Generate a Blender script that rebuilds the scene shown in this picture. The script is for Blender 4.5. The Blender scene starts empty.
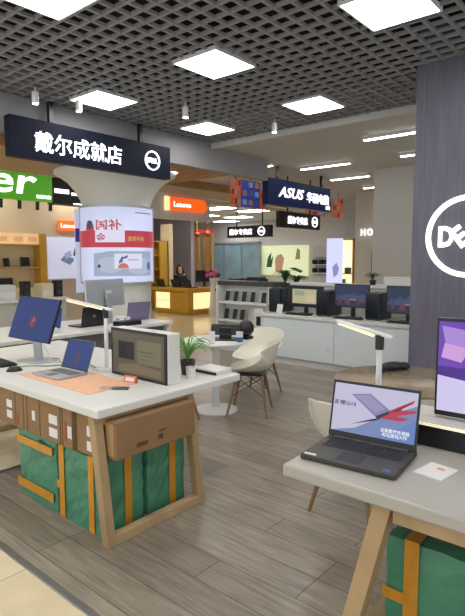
import bpy, bmesh, math, random
from mathutils import Vector, Matrix
random.seed(4)
C = bpy.context.scene.collection
SC = bpy.context.scene
PI = math.pi
R = math.radians

# ------------------------------------------------------------------ materials
def lin(h):
    h = h.lstrip('#')
    v = [int(h[i:i+2], 16)/255 for i in (0, 2, 4)]
    return tuple((c/12.92 if c <= .04045 else ((c+.055)/1.055)**2.4) for c in v) + (1,)

_m = {}
def mat(name, col, rough=.5, metal=0, emit=0, var=0, scale=8, bump=0, stretch=(1, 1, 1), coat=0, trans=0, spec=None):
    if name in _m: return _m[name]
    m = bpy.data.materials.new(name); m.use_nodes = True
    nt = m.node_tree; b = nt.nodes['Principled BSDF']
    c = lin(col)
    b.inputs['Base Color'].default_value = c
    b.inputs['Roughness'].default_value = rough
    b.inputs['Metallic'].default_value = metal
    if coat: b.inputs['Coat Weight'].default_value = coat
    if trans: b.inputs['Transmission Weight'].default_value = trans
    if spec is not None: b.inputs['Specular IOR Level'].default_value = spec
    if emit:
        b.inputs['Emission Color'].default_value = c
        b.inputs['Emission Strength'].default_value = emit
    if var or bump:
        tc = nt.nodes.new('ShaderNodeTexCoord'); mp = nt.nodes.new('ShaderNodeMapping')
        mp.inputs['Scale'].default_value = stretch
        nz = nt.nodes.new('ShaderNodeTexNoise'); nz.inputs['Scale'].default_value = scale; nz.inputs['Detail'].default_value = 5
        nt.links.new(tc.outputs['Object'], mp.inputs[0]); nt.links.new(mp.outputs[0], nz.inputs[0])
        if var:
            r = nt.nodes.new('ShaderNodeValToRGB')
            r.color_ramp.elements[0].position = .3; r.color_ramp.elements[1].position = .7
            r.color_ramp.elements[0].color = tuple(x*(1-var) for x in c[:3]) + (1,)
            r.color_ramp.elements[1].color = tuple(min(1, x*(1+var)) for x in c[:3]) + (1,)
            nt.links.new(nz.outputs[0], r.inputs[0]); nt.links.new(r.outputs[0], b.inputs['Base Color'])
        if bump:
            bp = nt.nodes.new('ShaderNodeBump'); bp.inputs['Strength'].default_value = bump; bp.inputs['Distance'].default_value = .02
            nt.links.new(nz.outputs[0], bp.inputs['Height']); nt.links.new(bp.outputs[0], b.inputs['Normal'])
    _m[name] = m
    return m

def brick_mat(name, c1, c2, mortar, w, h, msize, rough, offset=.5, freq=2, grain=.25, gstretch=(1.2, 14, 1)):
    m = bpy.data.materials.new(name); m.use_nodes = True
    nt = m.node_tree; b = nt.nodes['Principled BSDF']; L = nt.links.new
    tc = nt.nodes.new('ShaderNodeTexCoord'); br = nt.nodes.new('ShaderNodeTexBrick')
    br.offset = offset; br.offset_frequency = freq; br.squash = 1
    br.inputs['Color1'].default_value = lin(c1); br.inputs['Color2'].default_value = lin(c2); br.inputs['Mortar'].default_value = lin(mortar)
    br.inputs['Scale'].default_value = 1; br.inputs['Brick Width'].default_value = w; br.inputs['Row Height'].default_value = h
    br.inputs['Mortar Size'].default_value = msize; br.inputs['Bias'].default_value = 0
    L(tc.outputs['Object'], br.inputs['Vector'])
    mp = nt.nodes.new('ShaderNodeMapping'); mp.inputs['Scale'].default_value = gstretch
    nz = nt.nodes.new('ShaderNodeTexNoise'); nz.inputs['Scale'].default_value = 3; nz.inputs['Detail'].default_value = 6
    L(tc.outputs['Object'], mp.inputs[0]); L(mp.outputs[0], nz.inputs[0])
    mr = nt.nodes.new('ShaderNodeMapRange'); mr.inputs[1].default_value = .3; mr.inputs[2].default_value = .7
    mr.inputs[3].default_value = 1-grain; mr.inputs[4].default_value = 1+grain
    L(nz.outputs[0], mr.inputs[0])
    mx = nt.nodes.new('ShaderNodeVectorMath'); mx.operation = 'SCALE'
    L(br.outputs[0], mx.inputs[0]); L(mr.outputs[0], mx.inputs['Scale'])
    L(mx.outputs[0], b.inputs['Base Color'])
    b.inputs['Roughness'].default_value = rough
    return m

M = dict(
    white=mat('white laminate', '#d6d5cf', .35),
    white_metal=mat('white metal', '#dedede', .35, .1),
    black=mat('black plastic', '#15161a', .35),
    black_matte=mat('black matte', '#1b1b1e', .6),
    keys=mat('dark keys', '#2a2a30', .6),
    silver=mat('silver aluminium', '#b9bcc0', .35, .6),
    steel=mat('brushed steel', '#9a9c9e', .3, .9),
    darkgrey=mat('dark grey shell', '#3a3833', .45),
    wood=mat('ash wood leg', '#a88d68', .5, 0, 0, .22, 6, 0, (1, 1, .3)),
    carton=mat('brown cardboard', '#8d6d4a', .75, 0, 0, .1, 3),
    carton_dark=mat('cardboard seam', '#5c452e', .8),
    label=mat('white paper', '#dcdad6', .6),
    redprint=mat('red print', '#a33a2c', .6),
    green=mat('green plastic wrap', '#4a8668', .42, 0, 0, .22, 5, .6),
    tape=mat('orange tape', '#c98a22', .4, 0, 0, .12, 12),
    mat_peach=mat('peach desk mat', '#e2b08e', .7, 0, 0, .06, 20),
    chair=mat('cream chair shell', '#dcd6c6', .45),
    dowel=mat('chair dowel wood', '#8a6a48', .5, 0, 0, .15, 10),
    grey_wall=mat('grey wall', '#c6c4c1', .8),
    lgrey=mat('light grey paint', '#cfcecb', .7),
    mgrey=mat('purple grey wall', '#a29ea8', .8),
    beige=mat('beige wall', '#c6b9a6', .8),
    gold=mat('yellow wood', '#c99a35', .4, 0, 0, .12, 6, 0, (1, 1, 6)),
    cream=mat('cream paint', '#ddcba6', .6),
    slat=mat('ceiling wood slat', '#a98a5c', .5, 0, 0, .15, 5, 0, (8, .5, 1)),
    grid=mat('grey ceiling grid', '#8b8b8d', .6),
    plenum=mat('dark plenum', '#0c0c0d', .9),
    ceil=mat('grey ceiling', '#b9b7b4', .8),
    bulk=mat('grey bulkhead', '#918f91', .75),
    purplewood=mat('grey purple wood panel', '#635f6d', .5, 0, 0, .2, 5, 0, (7, 7, .25)),
    column=mat('white column paint', '#dddcd6', .55),
    blue_black=mat('navy sign face', '#121729', .5, spec=.15),
    navy=mat('navy blue sign face', '#14265e', .45, spec=.2),
    letter=mat('lit white lettering', '#f6f8ff', .4, 0, 1.6),
    ring=mat('lit white ring', '#ffffff', .4, 0, 1.6),
    acer_g=mat('lit green sign', '#4c9a1e', .4, 0, .55),
    orange_l=mat('lit orange sign', '#f26419', .4, 0, .8),
    cream_l=mat('lit cream edge', '#ffe0a8', .4, 0, 1.0),
    panel=mat('lit light panel', '#fffefb', .5, 0, 14),
    panel_f=mat('lit panel frame', '#d0d0d2', .5),
    tube=mat('lit tube', '#fffdf4', .5, 0, 16),
    led=mat('lit warm led', '#ffd98a', .5, 0, 2.2),
    lightbox=mat('lit white poster', '#ccd2f2', .5, 0, .45),
    lb_blue=mat('lit pale blue', '#a9b6e8', .5, 0, .7),
    warm=mat('lit warm panel', '#ffe6b0', .5, 0, .9),
    glow=mat('lit yellow niche', '#ffe9b8', .5, 0, 1.1),
    leaf=mat('green leaf', '#5f9a4a', .5, 0, 0, .25, 20),
    dleaf=mat('dark green leaf', '#2f5a30', .6, 0, 0, .3, 20),
    pot=mat('black pot', '#26282c', .4),
    skin=mat('skin', '#d5a78c', .6),
    hair=mat('black hair', '#171313', .5),
    cloth=mat('black clothing', '#1f1f28', .8),
    pink=mat('pink petals', '#d65a9b', .6),
    redpaint=mat('red lacquer', '#b8412f', .5),
    goldcloth=mat('gold curtain cloth', '#b7935a', .6, 0, 0, .2, 8, 0, (6, 6, .4)),
    tower=mat('dark blue case', '#232c3c', .3),
    tower2=mat('black case glass', '#12161e', .15),
    tabletop_wood=mat('brown table top', '#8b7a63', .22, 0, 0, .12, 4, 0, (1, 6, 1)),
    teal=mat('teal glass', '#7f9aa8', .1, 0, .12, .2, 2),
    palegreen=mat('lit pale green poster', '#d9e2b8', .5, 0, .55),
    peach=mat('peach print', '#dba888', .5, 0, .4),
    blue_print=mat('blue print', '#3f4fae', .5, 0, .15),
    orange_print=mat('orange print', '#d0622a', .5, 0, .15),
    purple=mat('purple stripe', '#473096', .5, 0, .3),
    redcard=mat('coral card', '#d26a50', .5),
    clear=mat('clear acrylic', '#eef2f4', .08, 0, 0, 0, 1, 0, (1, 1, 1), 0, .9),
    skirting=mat('pale plinth', '#c4c0b8', .5),
)
def emi(h, s=.8):
    n_ = 'screen '+h+' '+str(s)
    if n_ in _m: return _m[n_]
    m = mat(n_, h, .28, 0, s*1.25)
    m.node_tree.nodes['Principled BSDF'].inputs['Base Color'].default_value = (.012, .012, .013, 1); m.node_tree.nodes['Principled BSDF'].inputs['Specular IOR Level'].default_value = .25
    return m

# ------------------------------------------------------------------ mesh builder
class MB:
    def __init__(s): s.bm = bmesh.new(); s.k = 0
    def mi(s, k): s.k = k; return s
    def _f(s, vs):
        try:
            f = s.bm.faces.new(vs); f.material_index = s.k; return f
        except ValueError: return None
    def hexa(s, p):
        v = [s.bm.verts.new(q) for q in p]
        for a in ((0,3,2,1),(4,5,6,7),(0,1,5,4),(1,2,6,5),(2,3,7,6),(3,0,4,7)): s._f([v[i] for i in a])
        return s
    def box(s, x0, x1, y0, y1, z0, z1):
        return s.hexa([(x0,y0,z0),(x1,y0,z0),(x1,y1,z0),(x0,y1,z0),(x0,y0,z1),(x1,y0,z1),(x1,y1,z1),(x0,y1,z1)])
    def bar(s, a, b, w, d, up=(0, 0, 1), w2=None, d2=None):
        a, b = Vector(a), Vector(b); t = (b-a).normalized(); u = Vector(up)
        if abs(t.dot(u)) > .98: u = Vector((0, 1, 0))
        x = t.cross(u).normalized(); y = x.cross(t).normalized()
        w2 = w2 or w; d2 = d2 or d
        p = [c + x*sx*ww/2 + y*sy*dd/2 for c, ww, dd in ((a, w, d), (b, w2, d2)) for sx, sy in ((-1,-1),(1,-1),(1,1),(-1,1))]
        return s.hexa(p)
    def ringloft(s, rings, cap=True, closed=False):
        V = [[s.bm.verts.new(q) for q in r] for r in rings]; n = len(V[0])
        pairs = list(zip(V[:-1], V[1:])) + ([(V[-1], V[0])] if closed else [])
        for a, b in pairs:
            for i in range(n): s._f([a[i], a[(i+1)%n], b[(i+1)%n], b[i]])
        if cap and not closed:
            s._f(list(reversed(V[0]))); s._f(V[-1])
        return s
    def cyl(s, a, b, r0, r1=None, n=16):
        a, b = Vector(a), Vector(b); r1 = r0 if r1 is None else r1
        t = (b-a).normalized(); u = Vector((0,0,1)) if abs(t.z) < .9 else Vector((1,0,0))
        x = t.cross(u).normalized(); y = t.cross(x)
        return s.ringloft([[c + (x*math.cos(2*PI*i/n)+y*math.sin(2*PI*i/n))*r for i in range(n)] for c, r in ((a, r0), (b, r1))])
    def lathe(s, prof, c=(0,0,0), n=32, cap=True):
        return s.ringloft([[(c[0]+r*math.cos(2*PI*i/n), c[1]+r*math.sin(2*PI*i/n), c[2]+z) for i in range(n)] for r, z in prof], cap)
    def tube(s, pts, r, n=6):
        P = [Vector(p) for p in pts]; rings = []
        for i, p in enumerate(P):
            t = (P[min(i+1, len(P)-1)] - P[max(i-1, 0)]).normalized()
            u = Vector((0,0,1)) if abs(t.z) < .9 else Vector((1,0,0))
            x = t.cross(u).normalized(); y = t.cross(x)
            rings.append([p + (x*math.cos(2*PI*k/n)+y*math.sin(2*PI*k/n))*r for k in range(n)])
        return s.ringloft(rings)
    def ball(s, c, r, sq=(1,1,1), n=14):
        prof = []; m = 8
        rings = []
        for j in range(m+1):
            a = -PI/2 + PI*j/m; rr = max(r*math.cos(a), r*.03)
            rings.append([(c[0]+rr*math.cos(2*PI*i/n)*sq[0], c[1]+rr*math.sin(2*PI*i/n)*sq[1], c[2]+r*math.sin(a)*sq[2]) for i in range(n)])
        return s.ringloft(rings)
    def prism_xz(s, pts, y0, y1):
        a = [s.bm.verts.new((x, y0, z)) for x, z in pts]; b = [s.bm.verts.new((x, y1, z)) for x, z in pts]; n = len(a)
        s._f(a); s._f(list(reversed(b)))
        for i in range(n): s._f([a[i], b[i], b[(i+1)%n], a[(i+1)%n]])
        return s
    def annulus_xz(s, cx, cz, r0, r1, y0, y1, n=72):
        rings = []
        for i in range(n):
            c, q = math.cos(2*PI*i/n), math.sin(2*PI*i/n)
            rings.append([(cx+r0*c, y0, cz+r0*q), (cx+r1*c, y0, cz+r1*q), (cx+r1*c, y1, cz+r1*q), (cx+r0*c, y1, cz+r0*q)])
        return s.ringloft(rings, closed=True)
    def quad(s, p): s._f([s.bm.verts.new(q) for q in p]); return s
    def build(s, name, mats, parent=None, bevel=0, smooth=False, loc=None, rot=None, solid=0, seg=2):
        bmesh.ops.recalc_face_normals(s.bm, faces=s.bm.faces)
        me = bpy.data.meshes.new(name); s.bm.to_mesh(me); s.bm.free()
        for m in (mats if isinstance(mats, (list, tuple)) else [mats]): me.materials.append(m)
        o = bpy.data.objects.new(name, me); C.objects.link(o)
        if smooth:
            for p in me.polygons: p.use_smooth = True
            try: me.set_sharp_from_angle(angle=R(40))
            except Exception: pass
        if solid:
            d = o.modifiers.new('solid', 'SOLIDIFY'); d.thickness = solid; d.offset = 0
        if bevel:
            d = o.modifiers.new('bevel', 'BEVEL'); d.width = bevel; d.segments = seg; d.limit_method = 'ANGLE'
        if parent: o.parent = parent
        if loc: o.location = loc
        if rot: o.rotation_euler = rot
        return o

def tag(o, label, cat, group=None):
    o['label'] = label; o['category'] = cat
    if group: o['group'] = group
    return o
def thing(name, label, cat, loc=(0,0,0), rz=0, group=None):
    o = bpy.data.objects.new(name, None); C.objects.link(o); o.empty_display_size = .1
    o.location = loc; o.rotation_euler = (0, 0, rz)
    return tag(o, label, cat, group)
def struct(o): o['kind'] = 'structure'; return o
def copy_tree(o, parent=None):
    c = o.copy(); C.objects.link(c)
    if parent: c.parent = parent
    for ch in list(o.children): copy_tree(ch, c)
    return c
def place(src, i, loc, rz, label, group=None):
    o = src if i == 0 else copy_tree(src)
    o.location = loc; o.rotation_euler = (0, 0, rz); o['label'] = label
    if group: o['group'] = group
    return o

def text_mesh(body, size, bold=.0, extrude=.004, shear=0, spacing=1, align='CENTER'):
    c = bpy.data.curves.new('t', 'FONT'); c.body = body; c.size = size; c.extrude = extrude; c.offset = bold*size
    c.shear = shear; c.space_character = spacing; c.align_x = align; c.align_y = 'CENTER'; c.resolution_u = 3
    o = bpy.data.objects.new('t', c); C.objects.link(o)
    bpy.context.view_layer.update()
    me = bpy.data.meshes.new_from_object(o.evaluated_get(bpy.context.evaluated_depsgraph_get()))
    bpy.data.objects.remove(o); bpy.data.curves.remove(c)
    return me
def lettering(body, size, m, parent, loc, bold=.02, extrude=.006, shear=0, spacing=1, rot=None, width=None, height=None, align='CENTER', name='lettering'):
    me = text_mesh(body, size, bold, extrude, shear, spacing, align)
    if width or height:
        xs = [v.co.x for v in me.vertices]; ys = [v.co.y for v in me.vertices]
        fx = width/(max(xs)-min(xs)) if width else 1; fy = height/(max(ys)-min(ys)) if height else 1
        mx, my = (max(xs)+min(xs))/2, (max(ys)+min(ys))/2
        for v in me.vertices: v.co.x = (v.co.x-mx)*fx; v.co.y = (v.co.y-my)*fy
    me.name = name; me.materials.clear(); me.materials.append(m)
    o = bpy.data.objects.new(name, me); C.objects.link(o); o.parent = parent
    o.location = loc; o.rotation_euler = rot or (PI/2, 0, 0)
    return o
def ring_logo(parent, cx, cz, y, r, m, w=.09, name='ring_logo'):
    """a ring with four capital letters, the second one tilted; faces -Y"""
    g = MB().annulus_xz(cx, cz, r*(1-w), r, y-.02, y).build(name, m, parent)
    me_parts = [('D', -.50, 0), ('E', -.16, 37), ('L', .20, 0), ('L', .50, 0)]
    for ch, dx, ang in me_parts:
        o = lettering(ch, r*.75, m, g, (cx+dx*r, y-.012, cz), bold=.035, extrude=.008, width=r*.37 if ch == 'D' else r*.30, height=r*.52, name='letter')
        o.rotation_euler = (PI/2, R(-ang), 0)
    return g

# ------------------------------------------------------------------ camera, world, view
cam = bpy.data.cameras.new('camera'); co = bpy.data.objects.new('camera', cam); C.objects.link(co)
cam.sensor_fit = 'VERTICAL'; cam.sensor_height = 24; cam.lens = 523/616*24
co.location = (0, 0, 1.55); co.rotation_euler = (PI/2 - math.atan(50/523), 0, R(40.6)); cam.clip_start = .05
SC.camera = co
w = bpy.data.worlds.new('world'); SC.world = w; w.use_nodes = True
w.node_tree.nodes['Background'].inputs[0].default_value = (.93, .965, 1, 1)
w.node_tree.nodes['Background'].inputs[1].default_value = 1.2
SC.view_settings.view_transform = 'Standard'; SC.view_settings.look = 'None'; SC.view_settings.gamma = 1
SC.view_settings.use_curve_mapping = False; SC.view_settings.exposure = 0

# ------------------------------------------------------------------ floor
plank = brick_mat('grey wood planks', '#978c7d', '#7d7264', '#544c42', 1.25, .19, .003, .3, .37, 3, .3)
tile = brick_mat('beige floor tile', '#ddcfae', '#d6c6a2', '#b3a285', .8, .8, .004, .16, 0, 2, .06, (2, 2, 1))
struct(MB().box(-3.65, 4, 1.25, 3.0, -.02, 0).box(-6.3, 4, 3.0, 7.3, -.02, 0).build('floor', plank))
fa = MB().box(-19, 4, -3, 1.21, -.02, 0).box(-19, -3.69, 1.21, 3.0, -.02, 0).box(-19, -6.3, 3.0, 17, -.02, 0).box(-6.3, 4, 7.3, 17, -.02, 0)
struct(fa.build('floor', tile))
st = MB().box(-3.69, 4, 1.21, 1.25, -.02, .006).box(-3.69, -3.65, 1.25, 3.0, -.02, .006)
struct(st.build('trim_1', M['steel'], bevel=.003))

# ------------------------------------------------------------------ ceiling
g = MB()
px, gx0, gx1, gy0, gy1, zc = .165, -6.43, 3.0, -3.2, 6.92, 3.55
n = int((gx1-gx0)/px)+1
for i in range(n): x = gx0 + .01 + i*px; g.box(x-.015, x+.015, gy0, gy1, zc, zc+.03)
n = int((gy1-gy0)/px)+1
for i in range(n): y = gy0 + .01 + i*px; g.box(gx0, gx1, y-.015, y+.015, zc+.001, zc+.031)
struct(g.build('ceiling', M['grid']))
struct(MB().box(gx0-.1, gx1+.1, gy0-.1, gy1+.1, 3.95, 4.0).build('ceiling', M['plenum']))
struct(MB().box(-9.5, 4, 6.98, 17, 3.5, 3.6).build('ceiling', M['ceil']))
struct(MB().box(-6.43, 4, 6.92, 6.99, 3.47, 3.95).build('trim_2', M['lgrey']))
struct(MB().box(-6.56, -6.43, -1.2, 8.6, 3.1, 3.95).build('trim_3', M['bulk']))
s = MB()
for i in range(21):
    x = -9.42 + i*.14; s.box(x, x+.095, 0, 8.6, 3.3, 3.36)
s.box(-9.5, -6.56, 0, 8.6, 3.42, 3.46)
struct(s.build('ceiling', M['slat']))
struct(MB().box(-18, -9.75, 8.0, 17, 3.0, 3.1).box(-14, -9.75, 0, 8.0, 3.3, 3.4).build('ceiling', M['lgrey']))

lw, ld = .285, .30
proto_light = None
names = {(-2,0): 'square light panel over the black ring logo sign, at the grid ceiling edge',
 (-1,0): 'square light panel just above the long black sign with five Chinese characters',
 (-1,1): 'square light panel of the third row above the round column and aisle',
 (0,0): 'large square light panel in the middle of the grid ceiling',
 (0,1): 'square light panel near the pale trim at the far edge of the grid',
 (0,-1): 'square light panel cut by the top edge at upper left',
 (1,0): 'square light panel cut by the top edge above the purple grey pillar',
 (-1,2): 'farthest square light panel beyond the column'}
k = 0
for i in range(-1, 3):
    for j in range(-3, 2):  # panels out of view are unseen extras, added for frontal fill light
        x, y = -3.79+1.9*i, 4.14+1.91*j
        if proto_light is None:
            proto_light = thing('ceiling_light', '', 'light panel')
            MB().box(-lw-.015, lw+.015, -ld-.015, -ld, -.012, .03).box(-lw-.015, lw+.015, ld, ld+.015, -.012, .03).box(-lw-.015, -lw, -ld, ld, -.012, .03).box(lw, lw+.015, -ld, ld, -.012, .03).build('frame', M['panel_f'], proto_light)
            MB().box(-lw, lw, -ld, ld, -.003, .034).build('back_plate', M['panel_f'], proto_light); MB().box(-lw, lw, -ld, ld, -.007, -.004).build('diffuser', M['panel'], proto_light)
        place(proto_light, k, (x, y, zc-.012), 0, names.get((i, j), 'square light panel in the grid ceiling outside the picture, added for fill light'), 'square light panels in the grid ceiling')
        k += 1
# linear tubes on the far ceiling
tubes = [(-3.25, 8.0, 1.6, 'long tube light nearest the pillar top, first below the grid edge'), (-3.4, 9.7, 1.5, 'short visible end of tube light at the pillar edge, second row'),
         (-5.8, 9.72, 1.16, 'tube light above the right half of the navy blue sign'), (-6.17, 11.5, 1.02, 'tube light in the third row on the far grey ceiling'),
         (-6.2, 13.4, 1.12, 'farthest tube light on the grey ceiling, above the grey pillar'), (-6.95, 8.9, .8, 'tube light left of the navy blue sign on the grey ceiling')]
for i, (x, y, l, lab) in enumerate(tubes):
    t = thing('ceiling_tube_light', lab, 'ceiling light', (x, y, 3.5), 0, 'tube lights on the far ceiling')
    MB().box(-l/2, l/2, -.035, .035, -.05, .02).build('housing', M['white_metal'], t)
    MB().box(-l/2+.01, l/2-.01, -.03, .03, -.062, -.05).build('diffuser', M['tube'], t)
for i, (x, y, lab) in enumerate([(-10.2, 11.3, 'flat light panel just under the shop beam end, right of the small orange sign'), (-10.0, 12.6, 'flat light panel nearest the colourful hanging posters'),
        (-11.9, 14.2, 'flat light panel in the middle of the far shop ceiling'), (-12.4, 13.0, 'flat light panel near the gold curtains'), (-13.6, 15.5, 'farthest flat light panel above the teal glass wall'), (-11.2, 9.6, 'flat light panel over the yellow reception desk')]):
    t = thing('ceiling_light', lab, 'light panel', (x, y, 3.0), 0, 'flat light panels in the far shop')
    MB().box(-.46, .46, -.3, .3, -.03, 0).build('frame', M['panel_f'], t); MB().box(-.43, .43, -.27, .27, -.04, -.03).build('diffuser', M['panel'], t)
for x, y, lab in [(-11.0, 5.2, 'warm downlight panel in the left shop ceiling near the green sign'), (-11.0, 7.2, 'warm downlight panel in the left shop ceiling behind the column')]:
    t = thing('ceiling_light', lab, 'light panel', (x, y, 3.3), 0)
    MB().box(-.33, .33, -.33, .33, -.03, 0).build('frame', M['panel_f'], t); MB().box(-.3, .3, -.3, .3, -.04, -.03).build('diffuser', M['warm_panel'] if 'warm_panel' in M else mat('lit warm ceiling panel', '#fff0da', .5, 0, 15), t)
for x, y, lab in [(-8.9, 6.6, 'recessed lamp in the slatted wood ceiling close to the orange sign'), (-8.0, 3.2, 'recessed lamp in the slatted wood ceiling above the far left counter'), (-8.0, 5.0, 'recessed lamp in the slatted wood ceiling behind the long sign'), (-8.0, 7.4, 'recessed lamp in the slatted wood ceiling beyond the column')]:
    t = thing('downlight', lab, 'ceiling light', (x, y, 3.3))
    MB().cyl((0,0,-.03), (0,0,0), .16).build('rim', M['white_metal'], t); MB().cyl((0,0,-.036), (0,0,-.03), .14).build('lens', mat('lit warm ceiling panel', '#fff0da', .5, 0, 15), t)
# cylindrical spots hanging under the grid
for x, y, lab in [(-5.9, 3.32, 'small white cylinder spotlight hanging left above the long black sign'), (-5.8, 3.84, 'small white cylinder spotlight hanging beside the sign rod'),
                  (-5.0, 4.9, 'small white cylinder spotlight under the grid, right of the square light panel'), (-4.6, 6.3, 'small white cylinder spotlight near the grid edge above the navy sign')]:
    t = thing('spotlight', lab, 'spotlight', (x, y, 3.55), 0, 'cylinder spotlights under the grid')
    MB().cyl((0,0,-.06), (0,0,0), .008).build('stem', M['white_metal'], t)
    MB().cyl((0,0,-.19), (0,0,-.06), .04).build('lamp_body', M['white_metal'], t, smooth=True)
    MB().cyl((0,0,-.195), (0,0,-.188), .032).build('lens', M['tube'], t)
t = thing('security_camera', 'small pale dome camera hanging from the far grey ceiling', 'camera', (-4.8, 11.6, 3.5))
MB().cyl((0,0,-.22), (0,0,0), .015).build('stem', M['white_metal'], t); MB().ball((0,0,-.27), .07).build('dome', M['white_metal'], t, smooth=True)

# ------------------------------------------------------------------ walls and background shell
struct(MB().box(-11.7, -11.5, 0, 9.0, 0, 3.3).build('wall_left', M['beige']))
struct(MB().box(-14.2, -12.05, 12, 12.15, 0, 3.0).build('wall_inner', M['mgrey']))
struct(MB().box(-18, 4, 16.4, 16.6, 0, 3.6).build('wall_back', M['lgrey']))
struct(MB().box(-18.1, -18, 8.9, 16.6, 0, 3.6).box(-18.1, -11.5, 8.9, 9.0, 0, 3.3).build('wall_far', M['beige']))
struct(MB().box(-9.75, -9.5, 8.05, 16.4, 3.3, 3.5).build('trim_7', M['slat']))
# shop front beam and fascia beyond the aisle
struct(MB().box(-9.75, -9.5, 8.05, 16.4, 3.1, 3.3).build('trim_4', M['cream']))
struct(MB().box(-9.72, -9.53, 8.05, 10.2, 2.5, 3.1).build('wall_fascia', mat('pale fascia', '#d3d1cf', .6)))
struct(MB().box(-5.3, -4.0, 11, 11.9, 0, 3.5).build('wall_pillar', M['grey_wall']))
# big pillar on the right
pil = struct(MB().box(-2.24, 1.4, 5.6, 6.5, 0, 3.95).build('wall_right', M['purplewood']))
struct(MB().box(-2.45, 1.4, 5.25, 5.6, 0, .33).build('baseboard_right', M['skirting'], bevel=.005))
lg = thing('wall_sign', 'large lit white ring sign on the purple grey pillar', 'sign', (-1.67, 5.6, 1.77))
ring_logo(lg, 0, 0, 0, .415, M['ring'], .12, 'ring')

# ------------------------------------------------------------------ round column with curved poster
cx, cy, cr = -7.35, 5.55, .56
col = MB().lathe([(cr, 0), (cr, 2.42), (.60, 2.52), (.68, 2.66), (.80, 2.8), (.95, 2.9), (1.0, 2.92), (1.0, 2.96)], (cx, cy, 0), 64)
struct(col.build('wall_column', M['column'], smooth=True))
struct(MB().box(-8.4, -6.6, 3.2, 5.62, 2.96, 3.22).build('trim_5', [M['slat']]))
rp = cr + .05
ang0 = math.atan2(0-cy, 0-cx)        # towards the camera side
def onc(u, z, r=0): a = ang0 + .0 + u/rp; return (cx+(rp+r)*math.cos(a), cy+(rp+r)*math.sin(a), z)
def strips(mb, u0, u1, bot, top, off, n=14):
    bot_ = bot if callable(bot) else (lambda q: bot); top_ = top if callable(top) else (lambda q: top)
    for i in range(n):
        a, b = u0+(u1-u0)*i/n, u0+(u1-u0)*(i+1)/n
        mb.quad([onc(a, bot_(a), off), onc(b, bot_(b), off), onc(b, top_(b), off), onc(a, top_(a), off)])
def ell(mb, u, z, ru, rz, off, n=14):
    f = lambda q: rz*math.sqrt(max(0, 1-((q-u)/ru)**2))
    strips(mb, u-ru, u+ru, lambda q: z-f(q), lambda q: z+f(q), off, n)
ps = thing('poster_display', 'curved lit advertising poster wrapped round the white column', 'poster', (0, 0, 0))
HU = .80
zb, zt = 1.16, 2.36
b = MB()
nn = 40
rings = []
for i in range(nn+1):
    u = -HU + 2*HU*i/nn
    rings.append([onc(u, zb, -.045), onc(u, zb, 0), onc(u, zt, 0), onc(u, zt, -.045)])
b.ringloft(rings)
base = b.build('poster', M['lightbox'], ps)
fr = MB()
for z0, z1 in ((zb-.03, zb), (zt, zt+.03)):
    fr.ringloft([[onc(-HU-.02+2*(HU+.02)*i/nn, z0, -.05), onc(-HU-.02+2*(HU+.02)*i/nn, z0, .012), onc(-HU-.02+2*(HU+.02)*i/nn, z1, .012), onc(-HU-.02+2*(HU+.02)*i/nn, z1, -.05)] for i in range(nn+1)])
for u0, u1 in ((-HU-.03, -HU), (HU, HU+.03)):
    fr.ringloft([[onc(u, zb, -.05), onc(u, zb, .012), onc(u, zt, .012), onc(u, zt, -.05)] for u in (u0, u1)])
fr.build('frame', M['silver'], ps)
pr = MB()
strips(pr.mi(0), -HU, HU, 1.72, 1.99, .002, 40)          # red band
ell(pr.mi(0), -.47, 2.02, .09, .10, .0025)
strips(pr.mi(1), -.36, .12, 1.80, 2.18, .004, 20)         # white block
ell(pr.mi(5), -.47, 2.08, .07, .07, .005)
strips(pr.mi(2), -.40, .66, lambda q: 1.26, lambda q: 1.62+.04*min(1, (q+.4)/.3), .002, 24)   # grey product area
ell(pr.mi(3), -.12, 1.44, .22, .13, .003); ell(pr.mi(3), .38, 1.42, .24, .14, .003)
strips(pr.mi(1), -.05, .42, 1.38, 1.62, .005, 16)
strips(pr.mi(4), .02, .08, lambda q: 1.46+.5*(q-.02), lambda q: 1.50+1.6*(q-.02), .006, 6)
strips(pr.mi(4), .08, .16, lambda q: 1.53+.3*(q-.08), lambda q: 1.56+.5*(q-.08), .006, 6)
strips(pr.mi(4), .17, .36, 1.515, 1.525, .006, 6)
strips(pr.mi(6), .0, .18, 1.385, lambda q: 1.385+.085*math.sqrt(max(0, 1-((q-.09)/.09)**2)), .007, 12)
ell(pr.mi(4), .58, 1.42, .045, .07, .006); ell(pr.mi(5), -.3, 1.42, .03, .03, .006)
strips(pr.mi(4), .30, .68, 2.27, 2.285, .004, 10)
pr.build('print', [emi('#d84a56', .55), emi('#e9e6fb', .7), emi('#b9c8e0', .55), emi('#c6d2e8', .6), emi('#5f7cc0', .5), emi('#6d5a78', .4), emi('#e5836a', .6)], ps)
def bend_text(body, u, z, size, m, off, bold=.02, name='lettering', width=None, height=None):
    me = text_mesh(body, size, bold, 0)
    xs = [v.co.x for v in me.vertices]; ys = [v.co.y for v in me.vertices]
    fx = width/(max(xs)-min(xs)) if width else 1; fy = height/(max(ys)-min(ys)) if height else 1
    for v in me.vertices: v.co = onc(u + (v.co.x-(max(xs)+min(xs))/2)*fx, z + (v.co.y-(max(ys)+min(ys))/2)*fy, off)
    me.name = name; me.materials.clear(); me.materials.append(m)
    o = bpy.data.objects.new(name, me); C.objects.link(o); o.parent = ps
bend_text('国补', -.13, 2.08, .24, emi('#d8607c', .5), .007, .02, width=.42, height=.17)
bend_text('金', -.26, 1.88, .2, emi('#d8607c', .5), .007, .02, width=.17, height=.14)
bend_text('国家补贴', .32, 1.86, .09, emi('#f0c070', .6), .007, .01, width=.30, height=.08)

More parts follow.
